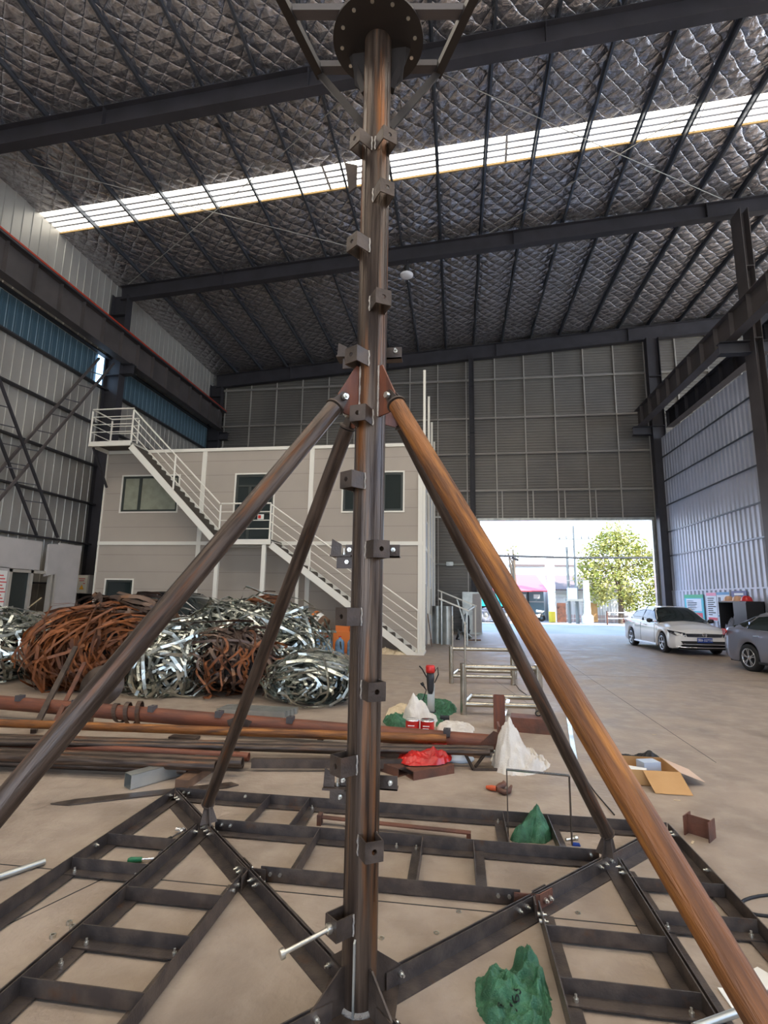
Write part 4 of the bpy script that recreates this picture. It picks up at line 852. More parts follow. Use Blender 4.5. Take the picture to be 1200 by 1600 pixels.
for k in range(2):
    p = (G(645, 1140), G(668, 1141))[k]; t = thing('tin_can', ['red tin can under the white sack, left one', 'red tin can under the white sack, right one'][k], 'tin', (p.x, p.y, 0), 'red tins')
    mb = MB(); mb.cyl((p.x, p.y-.05, .065), (0, 0, 1), .085, .13, 24); mb.build('can_body', 'redcan', t)
    mb = MB(); mb.lathe((p.x, p.y-.05, .13), [(0, .002), (.08, .002), (.087, .006), (.087, -.006)], 24); mb.build('lid', 'chrome', t)
    mb = MB(); mb.box(p.x-.05, p.x+.02, p.y-.137, p.y-.13, .04, .05); mb.box(p.x-.05, p.x+.03, p.y-.137, p.y-.13, .07, .08); mb.build('print', 'whitetxt', t)
# brown channel under the red bag
def chan(mb, A, B, w_=.10, h=.075, t_=.008):
    A = V(A); B = V(B); d, s_, u = frame_of(B-A); mb.prof(A, B, [(w_/2, 0), (-w_/2, 0), (-w_/2, t_), (w_/2-t_, t_), (w_/2-t_, h-t_), (-w_/2, h-t_), (-w_/2, h), (w_/2, h)], s_, u)
simple('steel_channel', 'red brown channel offcut carrying the red plastic bag', 'steel channel', 'rust', lambda mb: chan(mb, G(640, 1216, .0), G(703, 1205, .0), .14))
simple('steel_channel', 'red brown channel emerging behind the standing mast', 'steel channel', 'rust', lambda mb: chan(mb, (-.95, 5.36, 0), (-.50, 5.02, 0), .14))
simple('steel_channel', 'dark channel lying behind the red plastic bag', 'steel channel', 'mill', lambda mb: chan(mb, (-1.05, 5.55, 0), (-.35, 5.45, 0), .12, .1))
# trestle
tr = thing('pipe_trestle', 'small triangular angle iron trestle under the pipe ends', 'trestle', (.18, 5.45, 0))
for a, b in (((.05, 5.5, .12), (.14, 5.28, .012)), ((.14, 5.28, .012), (.45, 5.33, .012)), ((.28, 5.5, .12), (.16, 5.3, .03)), ((.05, 5.5, .105), (.42, 5.56, .105)), ((.42, 5.56, .1), (.45, 5.33, .015)), ((.05, 5.5, .1), (.1, 5.75, .012)), ((.42, 5.56, .1), (.44, 5.75, .012))):
    mb = MB(); mb.bar(a, b, .022, .022); mb.build('trestle_bar', 'mill', tr)
simple('pale_plate', 'pale blue grey plate beside the trestle', 'plate', 'bluewhite', lambda mb: mb.lathe((-.0, 5.62, .003), [(0, 0), (.16, 0), (.16, .01), (0, .01)], 24))
simple('short_rod', 'thin short rod sticking out past the pipe ends', 'steel rod', 'galv', lambda mb: mb.tube([(.20, 5.47, .115+.012), (.52, 5.52, .127)], .012, 8))
# claw tool
cl = thing('claw_tool', 'rusty open jaw clamp with orange grip on the floor', 'hand tool', tuple(G(780, 1232)))
mb = MB(); mb.tube([G(760, 1230, .02), G(768, 1231, .025), G(775, 1232, .025)], [.014, .022, .02], 12); mb.build('grip', 'redgrip', cl)
mb = MB(); mb.tube([G(775, 1232, .025), G(782, 1229, .03), G(788, 1225, .03), G(787, 1221, .03)], [.02, .03, .022, .01], 12); mb.tube([G(779, 1234, .025), G(788, 1238, .025), G(795, 1236, .025), G(799, 1228, .025)], [.02, .024, .022, .01], 12); mb.build('jaw', 'rust', cl)
# bent flat bar stand
bs = thing('bent_stand', 'upturned U of flat bar with bright top standing in far panel', 'steel stand', (.58, 3.98, 0))
a0 = G(787, 1300); a1 = V((.70, 3.9, 0)); a0 = V((.335, 3.93, 0)); a1 = V((.745, 3.88, 0)); H_ = .43
for p in (a0, a1): mb = MB(); mb.bar(p, p+V((0, 0, H_)), .035, .006, (1, 0, 0)); mb.build('upright', 'mill', bs)
mb = MB(); mb.bar(a0+V((0, 0, H_)), a1+V((0, 0, H_)), .035, .006); mb.build('top_bar', 'chrome', bs)
mb = MB(); mb.box(a1.x, a1.x+.05, a1.y-.02, a1.y+.02, 0, .008); fb = mb.build('foot', 'plateblue', bs)
# stainless trestle frames
def sframe(label, x0, x1, y0, y1, hgt):
    t = thing('stainless_frame', label, 'steel frame', ((x0+x1)/2, y0, 0), 'stainless rail frames')
    for p in ((x0, y0), (x1, y0+.08), (x1+.12, y1+.08)):
        mb = MB(); mb.tube([(p[0], p[1], 0), (p[0], p[1], hgt)], .045, 20); mb.build('post', 'stainless', t)
    for a, b, z in (((x0, y0), (x1, y0+.08), hgt-.05), ((x0, y0), (x1, y0+.08), .14), ((x0+.12, y1), (x1+.12, y1+.08), .14), ((x0, y0), (x0+.12, y1), .14), ((x1, y0+.08), (x1+.12, y1+.08), .14)):
        mb = MB(); mb.tube([(a[0], a[1], z), (b[0], b[1], z)], .036, 16); mb.build('rail', 'stainless', t)
    for p, z in (((x0+.03, y0), 1.28), ): mb = MB(); mb.tube([(p[0], p[1], hgt), (p[0], p[1], z)], .014, 10); mb.build('upright_rod', 'stainless', t)
sframe('near stainless tube frame standing right of the magnetic drill', .08, 1.12, 7.7, 8.35, .70)
sframe('farther stainless tube frame behind the near one', -.12, 1.05, 10.4, 11.2, .70)
# channels near frames
simple('channel_offcut', 'upright brown channel offcut standing before the near stainless frame', 'steel channel', 'redrust', lambda mb: mb.prof((.52, 7.0, 0), (.52, 7.0, .40), [(-.07, -.05), (.07, -.05), (.07, -.042), (-.062, -.042), (-.062, .042), (.07, .042), (.07, .05), (-.07, .05)], (1, 0, 0), (0, 1, 0)))
simple('channel_offcut', 'brown channel offcut lying right of the upright one', 'steel channel', 'rust', lambda mb: chan(mb, (.66, 6.98, 0), (1.20, 6.9, 0), .26, .17))
simple('shackle_bolt', 'small black eye bolt on the lying brown channel', 'bolt', 'black', lambda mb: mb.tube([V((1.0+.035*cos(a), 6.98, .205+.03*sin(a))) for a in [k*pi/6 for k in range(13)]], .008, 8))
simple('angle_offcut', 'bright angle offcut behind the upright channel', 'steel angle', 'chrome', lambda mb: mb.bar((.60, 7.35, .03), (.82, 8.9, .03), .05, .05))
simple('bright_flat_bar', 'long bright flat bar on the floor between the two right struts', 'steel bar', 'silver', lambda mb: mb.bar(G(887, 1115, .01), G(900, 1198, .01), .05, .02))
simple('thin_cord', 'thin dark cord running from bright bar to the frame', 'cord', 'black', lambda mb: mb.tube([G(903, 1200, .005), G(930, 1238, .005), G(960, 1273, .005)], .005, 6))
simple('thin_cord', 'thin dark cord trailing from the far stainless frame', 'cord', 'black', lambda mb: mb.tube([G(800, 1062, .005), G(812, 1078, .005), G(840, 1098, .005), G(862, 1120, .005)], .006, 6))
# magnetic drill
dp = G(674, 1118); dx, dy = dp.x, dp.y; dt = thing('magnetic_drill', 'magnetic drill with red top standing among the green sacks', 'drill', (dx, dy, 0))
mb = MB(); mb.box(dx-.06, dx+.06, dy-.1, dy+.1, 0, .06); mb.build('magnet_base', 'black', dt)
mb = MB(); mb.box(dx-.055, dx+.045, dy-.05, dy+.06, .06, .42); mb.box(dx-.035, dx+.025, dy-.08, dy-.05, .1, .5); mb.build('column', 'galv', dt)
mb = MB(); mb.lathe((dx-.01, dy-.07, .30), [(0, 0), (.03, 0), (.045, .05), (.05, .12), (.055, .2), (.05, .3), (0, .3)], 18); mb.build('motor', 'blackmat', dt)
mb = MB(); mb.lathe((dx-.01, dy-.07, .585), [(0, 0), (.062, 0), (.066, .03), (.066, .08), (.055, .1), (0, .1)], 18); mb.build('cap', 'redcan', dt)
for a in (.4, 2.5, 4.6):
    mb = MB(); c = V((dx-.07, dy-.02, .34)); d = V((-.35, cos(a), sin(a))).normalized(); mb.tube([c, c+d*.16], .006, 8); mb.tube([c+d*.14, c+d*.19], .013, 8); mb.build('feed_handle', 'black', dt)
mb = MB(); mb.tube([V((dx+.05, dy-.05, .45)), V((dx+.1, dy-.05, .56)), V((dx+.09, dy-.05, .66)), V((dx+.05, dy-.05, .6))], .008, 8); mb.tube([V((dx-.06, dy, .5)), V((dx-.13, dy, .62)), V((dx-.17, dy, .66))], .009, 8); mb.build('cable', 'black', dt)
simple('black_block', 'small black tool block right of the green sacks', 'tool', 'black', lambda mb: mb.cbox((G(695, 1128).x, G(695, 1128).y, .035), .12, .12, .07))
# cardboard box with goods
cb = thing('cardboard_box', 'open cardboard box with flaps holding small goods', 'box', (1.85, 5.3, 0))
bx0, bx1, by0, by1, bh = 1.52, 1.93, 5.15, 5.58, .13
for q in ((bx0, bx1, by0, by0+.006, 0, bh), (bx0, bx1, by1-.006, by1, 0, bh), (bx0, bx0+.006, by0+.006, by1-.006, 0, bh), (bx1-.006, bx1, by0+.006, by1-.006, 0, bh), (bx0, bx1, by0, by1, 0, .005)): mb = MB(); mb.box(*q); mb.build('side', 'card', cb)
mb = MB(); mb.hexa([(bx0+.1, by0-.004, bh), (bx1, by0-.004, bh), (bx1, by0, bh), (bx0+.1, by0, bh), (bx0+.13, by0-.19, .005), (bx1+.02, by0-.19, .005), (bx1+.02, by0-.186, .01), (bx0+.13, by0-.186, .01)]); mb.build('front_flap', 'card', cb)
mb = MB(); mb.hexa([(bx1, by0, bh-.004), (bx1, by1, bh-.004), (bx1+.22, by1-.05, .05), (bx1+.24, by0+.1, .03), (bx1, by0, bh), (bx1, by1, bh), (bx1+.22, by1-.05, .054), (bx1+.24, by0+.1, .034)]); mb.build('side_flap', 'cardin', cb)
simple('small_carton', 'pale blue small carton in the open cardboard box', 'carton', 'bluewhite', lambda mb: mb.cbox((1.76, 5.42, .075), .17, .12, .13, Matrix.Rotation(.3, 3, 'Z')))
simple('paper_packet', 'white paper packet in the open cardboard box', 'packet', 'paper', lambda mb: mb.cbox((1.62, 5.30, .055), .15, .11, .09, Matrix.Rotation(-.4, 3, 'Z')))
sack('black_bag', 'black bag lying behind the open cardboard box', 'bag', 'black', [(1.50, 5.66), (1.7, 5.63), (1.98, 5.66), (2.02, 5.85), (1.8, 5.95), (1.55, 5.9)], [(1.9, 5.78, .09, .2), (1.62, 5.78, .05, .2)], 101, .015, .04)
# short H beam offcut standing on the floor
hb = G(1097, 1310)
simple('beam_offcut', 'short rusty I beam offcut standing alone on the right floor', 'steel beam', 'rust', lambda mb: ibeam(mb, (hb.x, hb.y+.03, 0), (hb.x, hb.y+.03, .125), .16, .13, (.75, -.65, 0), tf=.007, tw=.006))
simple('cord_loop', 'dark cord loop lying at the right photo edge', 'cord', 'black', lambda mb: mb.tube([G(1215+60*cos(a), 1415+17*sin(a), .006) for a in [k*2*pi/24 for k in range(25)]], .008, 6))
for k, (a, b, s_) in enumerate(((1190, 1530, .12), (1150, 1562, .11))):
    p = G(a, b); simple('paper_sheet', ['crumpled paper sheet under the orange strut, upper one', 'paper sheet under the orange strut, lower one'][k], 'paper', 'paper', lambda mb: mb.cbox((p.x, p.y, .003), s_, s_*.8, .004, Matrix.Rotation(.6+k, 3, 'Z')))
for k, (a, b) in enumerate(((1058, 1251), (1082, 1317), (915, 1292), (1022, 1148))):
    p = G(a, b); simple('wood_chip', ['pale scrap of card below the open box flap', 'pale scrap just left below the beam offcut', 'pale scrap beside the far right strut foot', 'pale scrap on the open floor above the open box'][k], 'scrap', 'beige', lambda mb: mb.cbox((p.x, p.y, .003), .05, .012, .004, Matrix.Rotation(k, 3, 'Z')))
simple('galvanised_pipe', 'pale grey pipe crossing the bottom right corner', 'steel pipe', 'galv', lambda mb: mb.tube([G(1085, 1606, .10), G(1190, 1568, .10)], .014, 14))

# ------------------------------------------------------------------ water bottles, cartons by the cabin
t0 = None
for k, x in enumerate((-4.03, -3.68, -3.33, -2.98)):
    t = thing('water_bottle', ['big blue water bottle, leftmost of the row under the stair', 'big blue water bottle, second of the row under stair', 'big blue water bottle, third of the row under stair', 'big blue water bottle nearest the mast in the row'][k], 'water bottle', (x, 14.8, 0), 'water bottles under the stair')
    mb = MB(); mb.lathe((x, 14.8, 0), [(0, 0), (.12, 0), (.135, .02), (.135, .1), (.125, .115), (.135, .13), (.135, .22), (.125, .235), (.135, .25), (.13, .34), (.09, .41), (.035, .44), (.035, .48), (0, .48)], 20); mb.build('bottle_body', 'water', t)
    mb = MB(); mb.lathe((x, 14.8, .475), [(0, 0), (.037, 0), (.037, .035), (0, .035)], 14); mb.build('cap', 'redlamp', t)
simple('orange_crate', 'orange crate stacked behind the water bottles, lower one', 'crate', 'orange', lambda mb: mb.box(-3.6, -2.9, 15.1, 15.6, 0, .62))
simple('orange_crate', 'small orange crate topped by the yellow carton', 'crate', 'orange', lambda mb: mb.box(-3.55, -3.15, 15.15, 15.5, .62, .85))
simple('yellow_carton', 'yellow carton on top of the orange crates', 'carton', 'yellowc', lambda mb: mb.box(-3.45, -3.2, 15.2, 15.4, .85, 1.05))
simple('wooden_stand', 'brown timber box behind the leftmost water bottle', 'timber', 'wood', lambda mb: (mb.box(-4.3, -3.75, 15.1, 15.5, 0, .66)))
simple('timber_plank', 'brown plank leaning left of the water bottles', 'timber', 'wood', lambda mb: mb.bar((-4.45, 14.75, .02), (-4.2, 15.0, .78), .14, .04, (0, 1, 0)))
bt = thing('tipped_bucket', 'tipped round bucket with white label above the bottles', 'bucket', (-4.0, 15.3, .75))
ax = V((.8, -.2, -.45)); mb = MB(); mb.lathe((-4.25, 15.3, 1.0), [(0, 0), (.2, 0), (.22, .1), (.2, .45), (0, .45)], 20, ax); mb.build('bucket_body', 'wood', bt)
mb = MB(); mb.lathe((-4.2, 15.29, .97), [(.225, .05), (.23, .12), (.225, .2)], 20, ax); mb.build('label', 'paper', bt)
mb = MB(); mb.lathe((-4.27, 15.3, 1.01), [(0, -.01), (.21, -.01), (.22, .04), (.2, .05)], 20, ax); mb.build('rim', 'orange', bt)
sack('cloth', 'beige rags heaped under the foot of the stair', 'cloth', 'beige', [(-2.25, 15.3), (-1.9, 15.1), (-1.5, 15.2), (-1.4, 15.5), (-1.9, 15.7), (-2.3, 15.6)], [(-2.1, 15.4, .12, .3), (-1.7, 15.4, .08, .3)], 111, .04, .03)
# stainless cylinders, sloping solar bracket, cabinet by the doorway
for k, (x, y, h_) in enumerate(((-.72, 19.5, 1.35), (-.35, 19.2, 1.35))):
    simple('steel_cylinder', ['tall stainless cylinder beside the cabin wall, rear one', 'tall stainless cylinder beside the cabin wall, front one'][k], 'cylinder', 'galv', lambda mb: mb.tube([(x, y, 0), (x, y, h_)], .2, 28), 'stainless cylinders')
sb = thing('sloping_rack', 'pale sloping steel rack standing before the far wall left of doorway', 'steel rack', (-.2, 21, 0))
for A_, B_, m_ in (((-.75, 20.6, 1.95), (.75, 20.6, 1.35), 'white'), ((-.65, 18.9, 1.62), (.42, 18.9, 1.2), 'white'), ((.7, 20.6, 0), (.7, 20.6, 1.36), 'white'), ((-.6, 20.6, 0), (-.6, 20.6, 1.9), 'white'), ((.35, 18.9, 0), (.35, 18.9, 1.22), 'galv'), ((-.55, 18.9, 0), (-.55, 18.9, 1.58), 'galv'), ((.35, 18.9, 1.2), (.7, 20.6, 1.36), 'galv'), ((0, 20.6, 1.6), (.3, 20.6, .6), 'galv'), ((.3, 20.6, .05), (.9, 20.9, .05), 'wood')):
    mb = MB(); mb.bar(A_, B_, .14 if A_[2] > 1.3 and B_[2] > 1.1 and m_ == 'white' else .05, .05); mb.build('rack_bar', m_, sb)
mb = MB()
rn = random.Random(5)
ms = thing('scrap_machine', 'dark jumble of machine parts under the sloping rack', 'machine', (.1, 21.5, 0))
for k in range(16):
    mb = MB(); c = V((rn.uniform(-.45, .55), rn.uniform(21.0, 22.0), rn.uniform(.1, 1.0))); mb.tube([c, c+V((rn.uniform(-.2, .2), rn.uniform(-.1, .1), rn.uniform(-.25, .25))), V((c.x, c.y+.1, 0))], rn.uniform(.02, .06), 10); mb.build('machine_part', rn.choice(['galv', 'black', 'blackmat', 'galv']), ms)
mc = thing('metal_cabinet', 'grey metal cabinet at the left edge of the doorway', 'cabinet', (.9, 25.5, 0))
mb = MB(); mb.box(.25, 1.15, 24.9, 25.7, 0, 1.95); mb.build('body', 'galv', mc)
mb = MB(); mb.box(.3, .68, 24.88, 24.9, .1, 1.88); mb.build('door', 'galv', mc)
mb = MB(); mb.box(.72, 1.1, 24.88, 24.9, .1, 1.88); mb.build('door', 'panel', mc)
simple('leaning_board', 'dark board leaning against the cabin side near the cylinders', 'board', 'wood', lambda mb: mb.bar((-.85, 17.9, .02), (-1.0, 18.0, 1.1), .3, .02, (1, 0, 0)))

# ------------------------------------------------------------------ things on the right wall
def poster(label, y0, y1, z0, z1, parts, m='poster_w', x=XR-.06):
    t = thing('notice_board', label, 'poster', (x, (y0+y1)/2, z0)); mb = MB(); mb.box(x, x+.02, y1, y0, z0, z1); b = mb.build('board', m, t)
    for (a, b_, c, d, mm) in parts:
        mb = MB(); W = y0-y1; H2 = z1-z0; mb.box(x-.004, x-.0, y0-W*b_, y0-W*a, z0+H2*c, z0+H2*d); mb.build('print', mm, t)
rnl = random.Random(3)
lines = lambda a, b, c, d, n, m: [(a, a+(b-a)*rnl.uniform(.5, 1), c+(d-c)*k/n, c+(d-c)*(k+.45)/n, m) for k in range(n)]
poster('cyan safety notice with green header and red and yellow blocks', 24.6, 22.85, .78, 1.95, [(0, 1, .88, 1, 'poster_g'), (.1, .9, .42, .85, 'poster_w'), (.08, .35, .08, .36, 'yellowc'), (.35, .6, .08, .36, 'poster_o'), (.6, .92, .08, .36, 'poster_r')]+lines(.15, .8, .46, .82, 6, 'poster_b'), 'poster_c')
poster('white notice with pink header and red foot on the sheet wall', 22.55, 21.75, .92, 2.02, [(0, 1, .88, .99, 'poster_p'), (.05, .95, .02, .12, 'poster_r')]+lines(.1, .9, .2, .85, 9, 'blacktxt'))
poster('white notice with blue header and tool drawings', 21.7, 20.75, .78, 2.02, [(0, 1, .92, 1, 'poster_b'), (.1, .3, .5, .85, 'cloth_grey'), (.5, .75, .6, .8, 'cloth_grey'), (0, 1, .26, .3, 'poster_b')]+lines(.1, .9, .04, .22, 4, 'poster_b')+lines(.1, .9, .32, .5, 4, 'blacktxt'))
poster('navy header board behind the helmets', 20.6, 19.6, 1.3, 2.05, [(.2, .8, .8, .9, 'whitetxt')], 'poster_n')
ck = thing('open_cupboard', 'dark open cupboard with helmets on top by the sheet wall', 'cupboard', (9.6, 19.5, .0))
y0, y1 = 18.5, 20.35; kx = 9.35
for q in ((kx, 9.9, y0, y1, 1.64, 1.68), (kx, 9.9, y0, y1, .62, .66), (kx, 9.9, y0, y0+.03, .66, 1.64), (kx, 9.9, y1-.03, y1, .66, 1.64), (9.87, 9.9, y0, y1, .66, 1.64), (kx, 9.87, 19.3, 19.33, .66, 1.64)): mb = MB(); mb.box(*q); mb.build('board', 'blackmat', ck)
mb = MB(); mb.box(kx-.02, kx, y0, 19.3, .66, 1.64); mb.build('door', 'blackmat', ck)
for k, yy in enumerate((18.6, 20.25)): mb = MB(); mb.box(kx+.02, kx+.07, yy-.03, yy+.03, 0, .62); mb.box(9.8, 9.85, yy-.03, yy+.03, 0, .62); mb.build('leg', 'blackmat', ck)
sck, _ = sack('hanging_clothes', 'grey white crumpled clothes stuffed in the open cupboard', 'clothes', 'cloth_grey', [(9.40, 19.4), (9.8, 19.4), (9.8, 20.2), (9.42, 20.2)], [(9.6, 19.6, .6, .35), (9.6, 20.0, .3, .3)], 121, .08, .1); sck.location.z = .67
for k, (yy, m_) in enumerate(((20.1, 'helmet'), (19.5, 'helmet'), (18.95, 'helmetr'))):
    t = thing('safety_helmet', ['pale orange helmet nearest the notices on the cupboard', 'pale orange helmet in the middle on the cupboard', 'red helmet on the cupboard top'][k], 'helmet', (9.6, yy, 1.68), 'helmets on the cupboard')
    mb = MB(); mb.lathe((9.6, yy, 1.69), [(.17, 0), (.165, .05), (.14, .12), (.08, .17), (0, .18)], 20); mb.build('shell', m_, t)
    mb = MB(); mb.lathe((9.57, yy, 1.68), [(0, 0), (.21, 0), (.21, .012), (.15, .02)], 20); mb.build('brim', m_, t)

# ------------------------------------------------------------------ cars (built pointing along +x, then placed)
def car(label, paint, full=True):
    t = thing('car', label, 'car', (0, 0, 0)); Lh = 2.30; WX = (1.36, -1.29); WR = .318; AR = .365
    def interp(x, tab):
        for (a, b), (c, d) in zip(tab, tab[1:]):
            if a <= x <= c:
                f = (x-a)/(c-a); f = f*f*(3-2*f)*.5+f*.5; return b+(d-b)*f
        return tab[0][1] if x < tab[0][0] else tab[-1][1]
    W = lambda x: interp(x, [(-2.30, .66), (-2.24, .74), (-2.0, .83), (-1.2, .885), (0, .89), (1.2, .885), (1.9, .865), (2.18, .81), (2.30, .71)])
    SH = lambda x: interp(x, [(-2.30, .80), (-2.1, .99), (-1.6, 1.0), (-.6, .965), (.8, .93), (1.6, .83), (2.1, .74), (2.30, .66)])
    TP = lambda x: interp(x, [(-2.30, .86), (-2.2, 1.05), (-1.75, 1.09), (-.6, 1.0), (.95, 1.0), (1.6, .91), (2.1, .80), (2.24, .745), (2.30, .69)])
    BT = lambda x: interp(x, [(-2.30, .42), (-2.2, .26), (-1.9, .20), (1.9, .19), (2.2, .22), (2.30, .33)])
    xs = [-Lh+i*4.6/92 for i in range(93)]; half = []
    for x in xs:
        wv, sh_, tp, zb = W(x), SH(x), TP(x), BT(x)
        for wx in WX:
            if abs(x-wx) < AR: zb = max(zb, WR+sqrt(AR*AR-(x-wx)**2))
        mid = zb+(sh_-zb)*.35
        half.append([(wv*.94, zb), (wv*.995, zb+min(.06, (sh_-zb)*.12)), (wv, mid), (wv*.985, zb+(sh_-zb)*.75), (wv*.965, sh_-.03), (wv*.92, sh_+.005), (wv*.80, sh_+(tp-sh_)*.35), (wv*.45, tp-.01), (0, tp+.008)])
    k = len(half[0]); vs = []; row = 2*k-1
    for x, h in zip(xs, half): vs += [(x, -y, z) for y, z in h]+[(x, y, z) for y, z in h[-2::-1]]
    fs = [(i*row+j_, i*row+j_+1, (i+1)*row+j_+1, (i+1)*row+j_) for i in range(len(xs)-1) for j_ in range(row-1)]
    mb = MB(); mb.add(vs, fs, True); mb.add(vs[:row], [tuple(range(row))]); mb.add(vs[-row:], [tuple(range(row))]); body = mb.build('body', paint, t)
    mb = MB(); mb.box(-2.15, 2.12, -.68, .68, .17, .62); mb.build('underbody', 'black', t)
    # greenhouse
    RL = lambda x: interp(x, [(-1.85, 1.08), (-1.05, 1.385), (-.5, 1.455), (.0, 1.46), (.30, 1.42), (1.02, .985)])
    vs = []; gx = [-1.85+i*2.87/40 for i in range(41)]; ng = 9
    def sec(x):
        z1 = RL(x); z0 = min(z1-.005, SH(x)-.01); f = min(1, max(0, (z1-1.0)/.45)); wb = W(x)*.90; wt = wb-(.20)*f
        return [(wb, z0), (wb-.03*f, z0+(z1-z0)*.3), (wt+.03, z0+(z1-z0)*.75), (wt-.03, z0+(z1-z0)*.93), (wt-.14, z1), (0, z1+.015*f)]
    for x in gx: h = sec(x); vs += [(x, -y, z) for y, z in h]+[(x, y, z) for y, z in h[-2::-1]]
    r2 = 11; mb = MB(); mb.add(vs, [(i*r2+j_, i*r2+j_+1, (i+1)*r2+j_+1, (i+1)*r2+j_) for i in range(40) for j_ in range(r2-1)], True); mb.build('windows', 'glass', t)
    # roof skin and pillars, a little proud of the glass
    vs = []; rx = [-1.12+i*1.40/20 for i in range(21)]
    for x in rx: h = [(y*1.01, z+.012) for y, z in sec(x)[2:]]; vs += [(x, -y, z) for y, z in h]+[(x, y, z) for y, z in h[-2::-1]]
    mb = MB(); mb.add(vs, [(i*7+j_, i*7+j_+1, (i+1)*7+j_+1, (i+1)*7+j_) for i in range(20) for j_ in range(6)], True); mb.build('roof', paint, t)
    def side_pt(x, f, s_, o=.012): 
        h = sec(x); z0, z1 = h[0][1], h[4][1]; z = z0+(z1-z0)*f
        for (a, b), (c, d) in zip(h, h[1:]):
            if b <= z <= d+1e-6: y = a+(c-a)*(z-b)/max(1e-6, d-b); break
        else: y = h[3][0]
        return V((x, s_*(y+o), z))
    for s_ in (-1, 1):
        mb = MB(); mb.add([side_pt(-1.85, 0, s_), side_pt(-1.35, 0, s_), side_pt(-1.28, .5, s_), side_pt(-1.0, .93, s_, .02), side_pt(-1.2, .96, s_), side_pt(-1.5, .9, s_), side_pt(-1.7, .8, s_)], [tuple(range(7))]); mb.build('rear_pillar', paint, t)
        mb = MB(); mb.bar(side_pt(1.0, .1, s_, 0), side_pt(.27, .95, s_, 0), .05, .07); mb.build('front_pillar', paint, t)
        mb = MB(); mb.bar(side_pt(-.28, .02, s_, .0), side_pt(-.36, .95, s_, .0), .03, .09); mb.build('door_pillar', 'blackmat', t)
        mb = MB(); mb.tube([side_pt(x, .03, s_, .014) for x in (-1.4, -.9, -.4, .1, .6, .9)], .009, 6); mb.tube([side_pt(-1.4+.06*0, .1, s_, .012), side_pt(-1.15, .8, s_, .012), side_pt(-.8, .93, s_, .012), side_pt(-.3, .95, s_, .012), side_pt(.2, .93, s_, .012)], .008, 6); mb.build('window_trim', 'chrome', t)
        for x in (-.32, .83, -1.12):
            mb = MB(); mb.tube([(x+(.03 if x > 0 else 0)*(z-.3), s_*(W(x)*(1.0 if z < .75 else .985)+.001), z) for z in ((.28 if x > -1 else .75), .5, .75, .9)], .005, 4); mb.build('door_seam', 'black', t)
        for x in (-.95, .1): mb = MB(); mb.cbox((x, s_*(W(x)*.985+.02), .845), .17, .03, .028); mb.build('door_handle', 'chrome' if paint == 'cargrey' else paint, t)
        mb = MB(); mb.lathe((.78, s_*.99, 1.0), [(0, -.11), (.05, -.09), (.075, -.0), (.06, .07), (0, .1)], 14, V((0, s_, .05))); mb.box(.74, .8, min(s_*.84, s_*.95), max(s_*.84, s_*.95), .94, .97); mb.build('mirror', 'blackmat' if paint == 'carwhite' else paint, t)
        mb = MB(); mb.bar((-.95, s_*.885, .235), (.95, s_*.885, .235), .02, .05); mb.build('sill_trim', 'chrome' if paint == 'carwhite' else 'blackmat', t)
        mb = MB(); mb.poly([(-2.24, s_*.77, .96), (-2.05, s_*.835, .965), (-1.95, s_*.855, .90), (-2.1, s_*.83, .80), (-2.27, s_*.72, .79)], .03, (0, s_, 0)); mb.build('tail_lamp', 'redlamp', t)
        mb = MB(); mb.poly([(2.295, s_*.54, .68), (2.25, s_*.76, .72), (2.02, s_*.85, .74), (1.82, s_*.88, .755), (1.95, s_*.875, .67), (2.2, s_*.80, .60), (2.295, s_*.54, .565)], .025, (.7, s_*.6, .05)); mb.build('headlamp', 'headlamp', t)
        mb = MB(); mb.tube([(2.325, s_*.54, .60), (2.27, s_*.77, .62), (2.05, s_*.875, .68)], .008, 6); mb.build('headlamp_trim', 'chrome', t)
    for wx in WX:
        for s_ in (-1, 1):
            c = V((wx, s_*.77, WR)); mb = MB(); ax = V((0, s_, 0))
            mb.lathe(c, [(.20, .085), (.225, .105), (.29, .105), (.315, .085), (.318, .03), (.318, -.07), (.29, -.1), (.2, -.1)], 36, ax); wh = mb.build('wheel', 'black', t)
            mb = MB(); mb.lathe(c, [(.0, .055), (.19, .05), (.2, .06), (.218, .1), (.205, .103), (.19, .075)], 36, ax); mb.build('rim_barrel', 'blackmat', wh)
            mb = MB(); ns = 5
            for k2 in range(ns):
                for dd in (-.16, .16):
                    a = 2*pi*k2/ns+.3; p0 = c+ax*.085+V((cos(a)*.04, 0, sin(a)*.04)); p1 = c+ax*.095+V((cos(a+dd)*.2, 0, sin(a+dd)*.2)); mb.bar(p0, p1, .022, .035, ax)
            mb.lathe(c, [(0, .1), (.05, .098), (.06, .08)], 16, ax); mb.lathe(c, [(.195, .09), (.205, .108), (.215, .108), (.222, .098)], 36, ax); mb.build('spokes', 'rim', wh)
    # front face
    mb = MB(); mb.poly([(2.295, -.50, .565), (2.295, .50, .565), (2.295, .54, .665), (2.295, -.54, .665)], .022, (1, 0, 0)); gr = mb.build('grille', 'blackmat', t)
    for z in (.575, .615, .655): mb = MB(); mb.bar((2.32, -.50, z), (2.32, .50, z), .008, .008); mb.build('grille_bar', 'chrome', gr)
    mb = MB(); mb.poly([(2.296, -.64, .345), (2.296, .64, .345), (2.296, .70, .44), (2.296, -.70, .44)], .022, (1, 0, 0)); lw = mb.build('lower_intake', 'blackmat', t)
    mb = MB(); mb.tube([(2.30, -.69, .37), (2.325, -.55, .355), (2.33, 0, .35), (2.325, .55, .355), (2.30, .69, .37)], .007, 6); mb.build('intake_trim', 'chrome', lw)
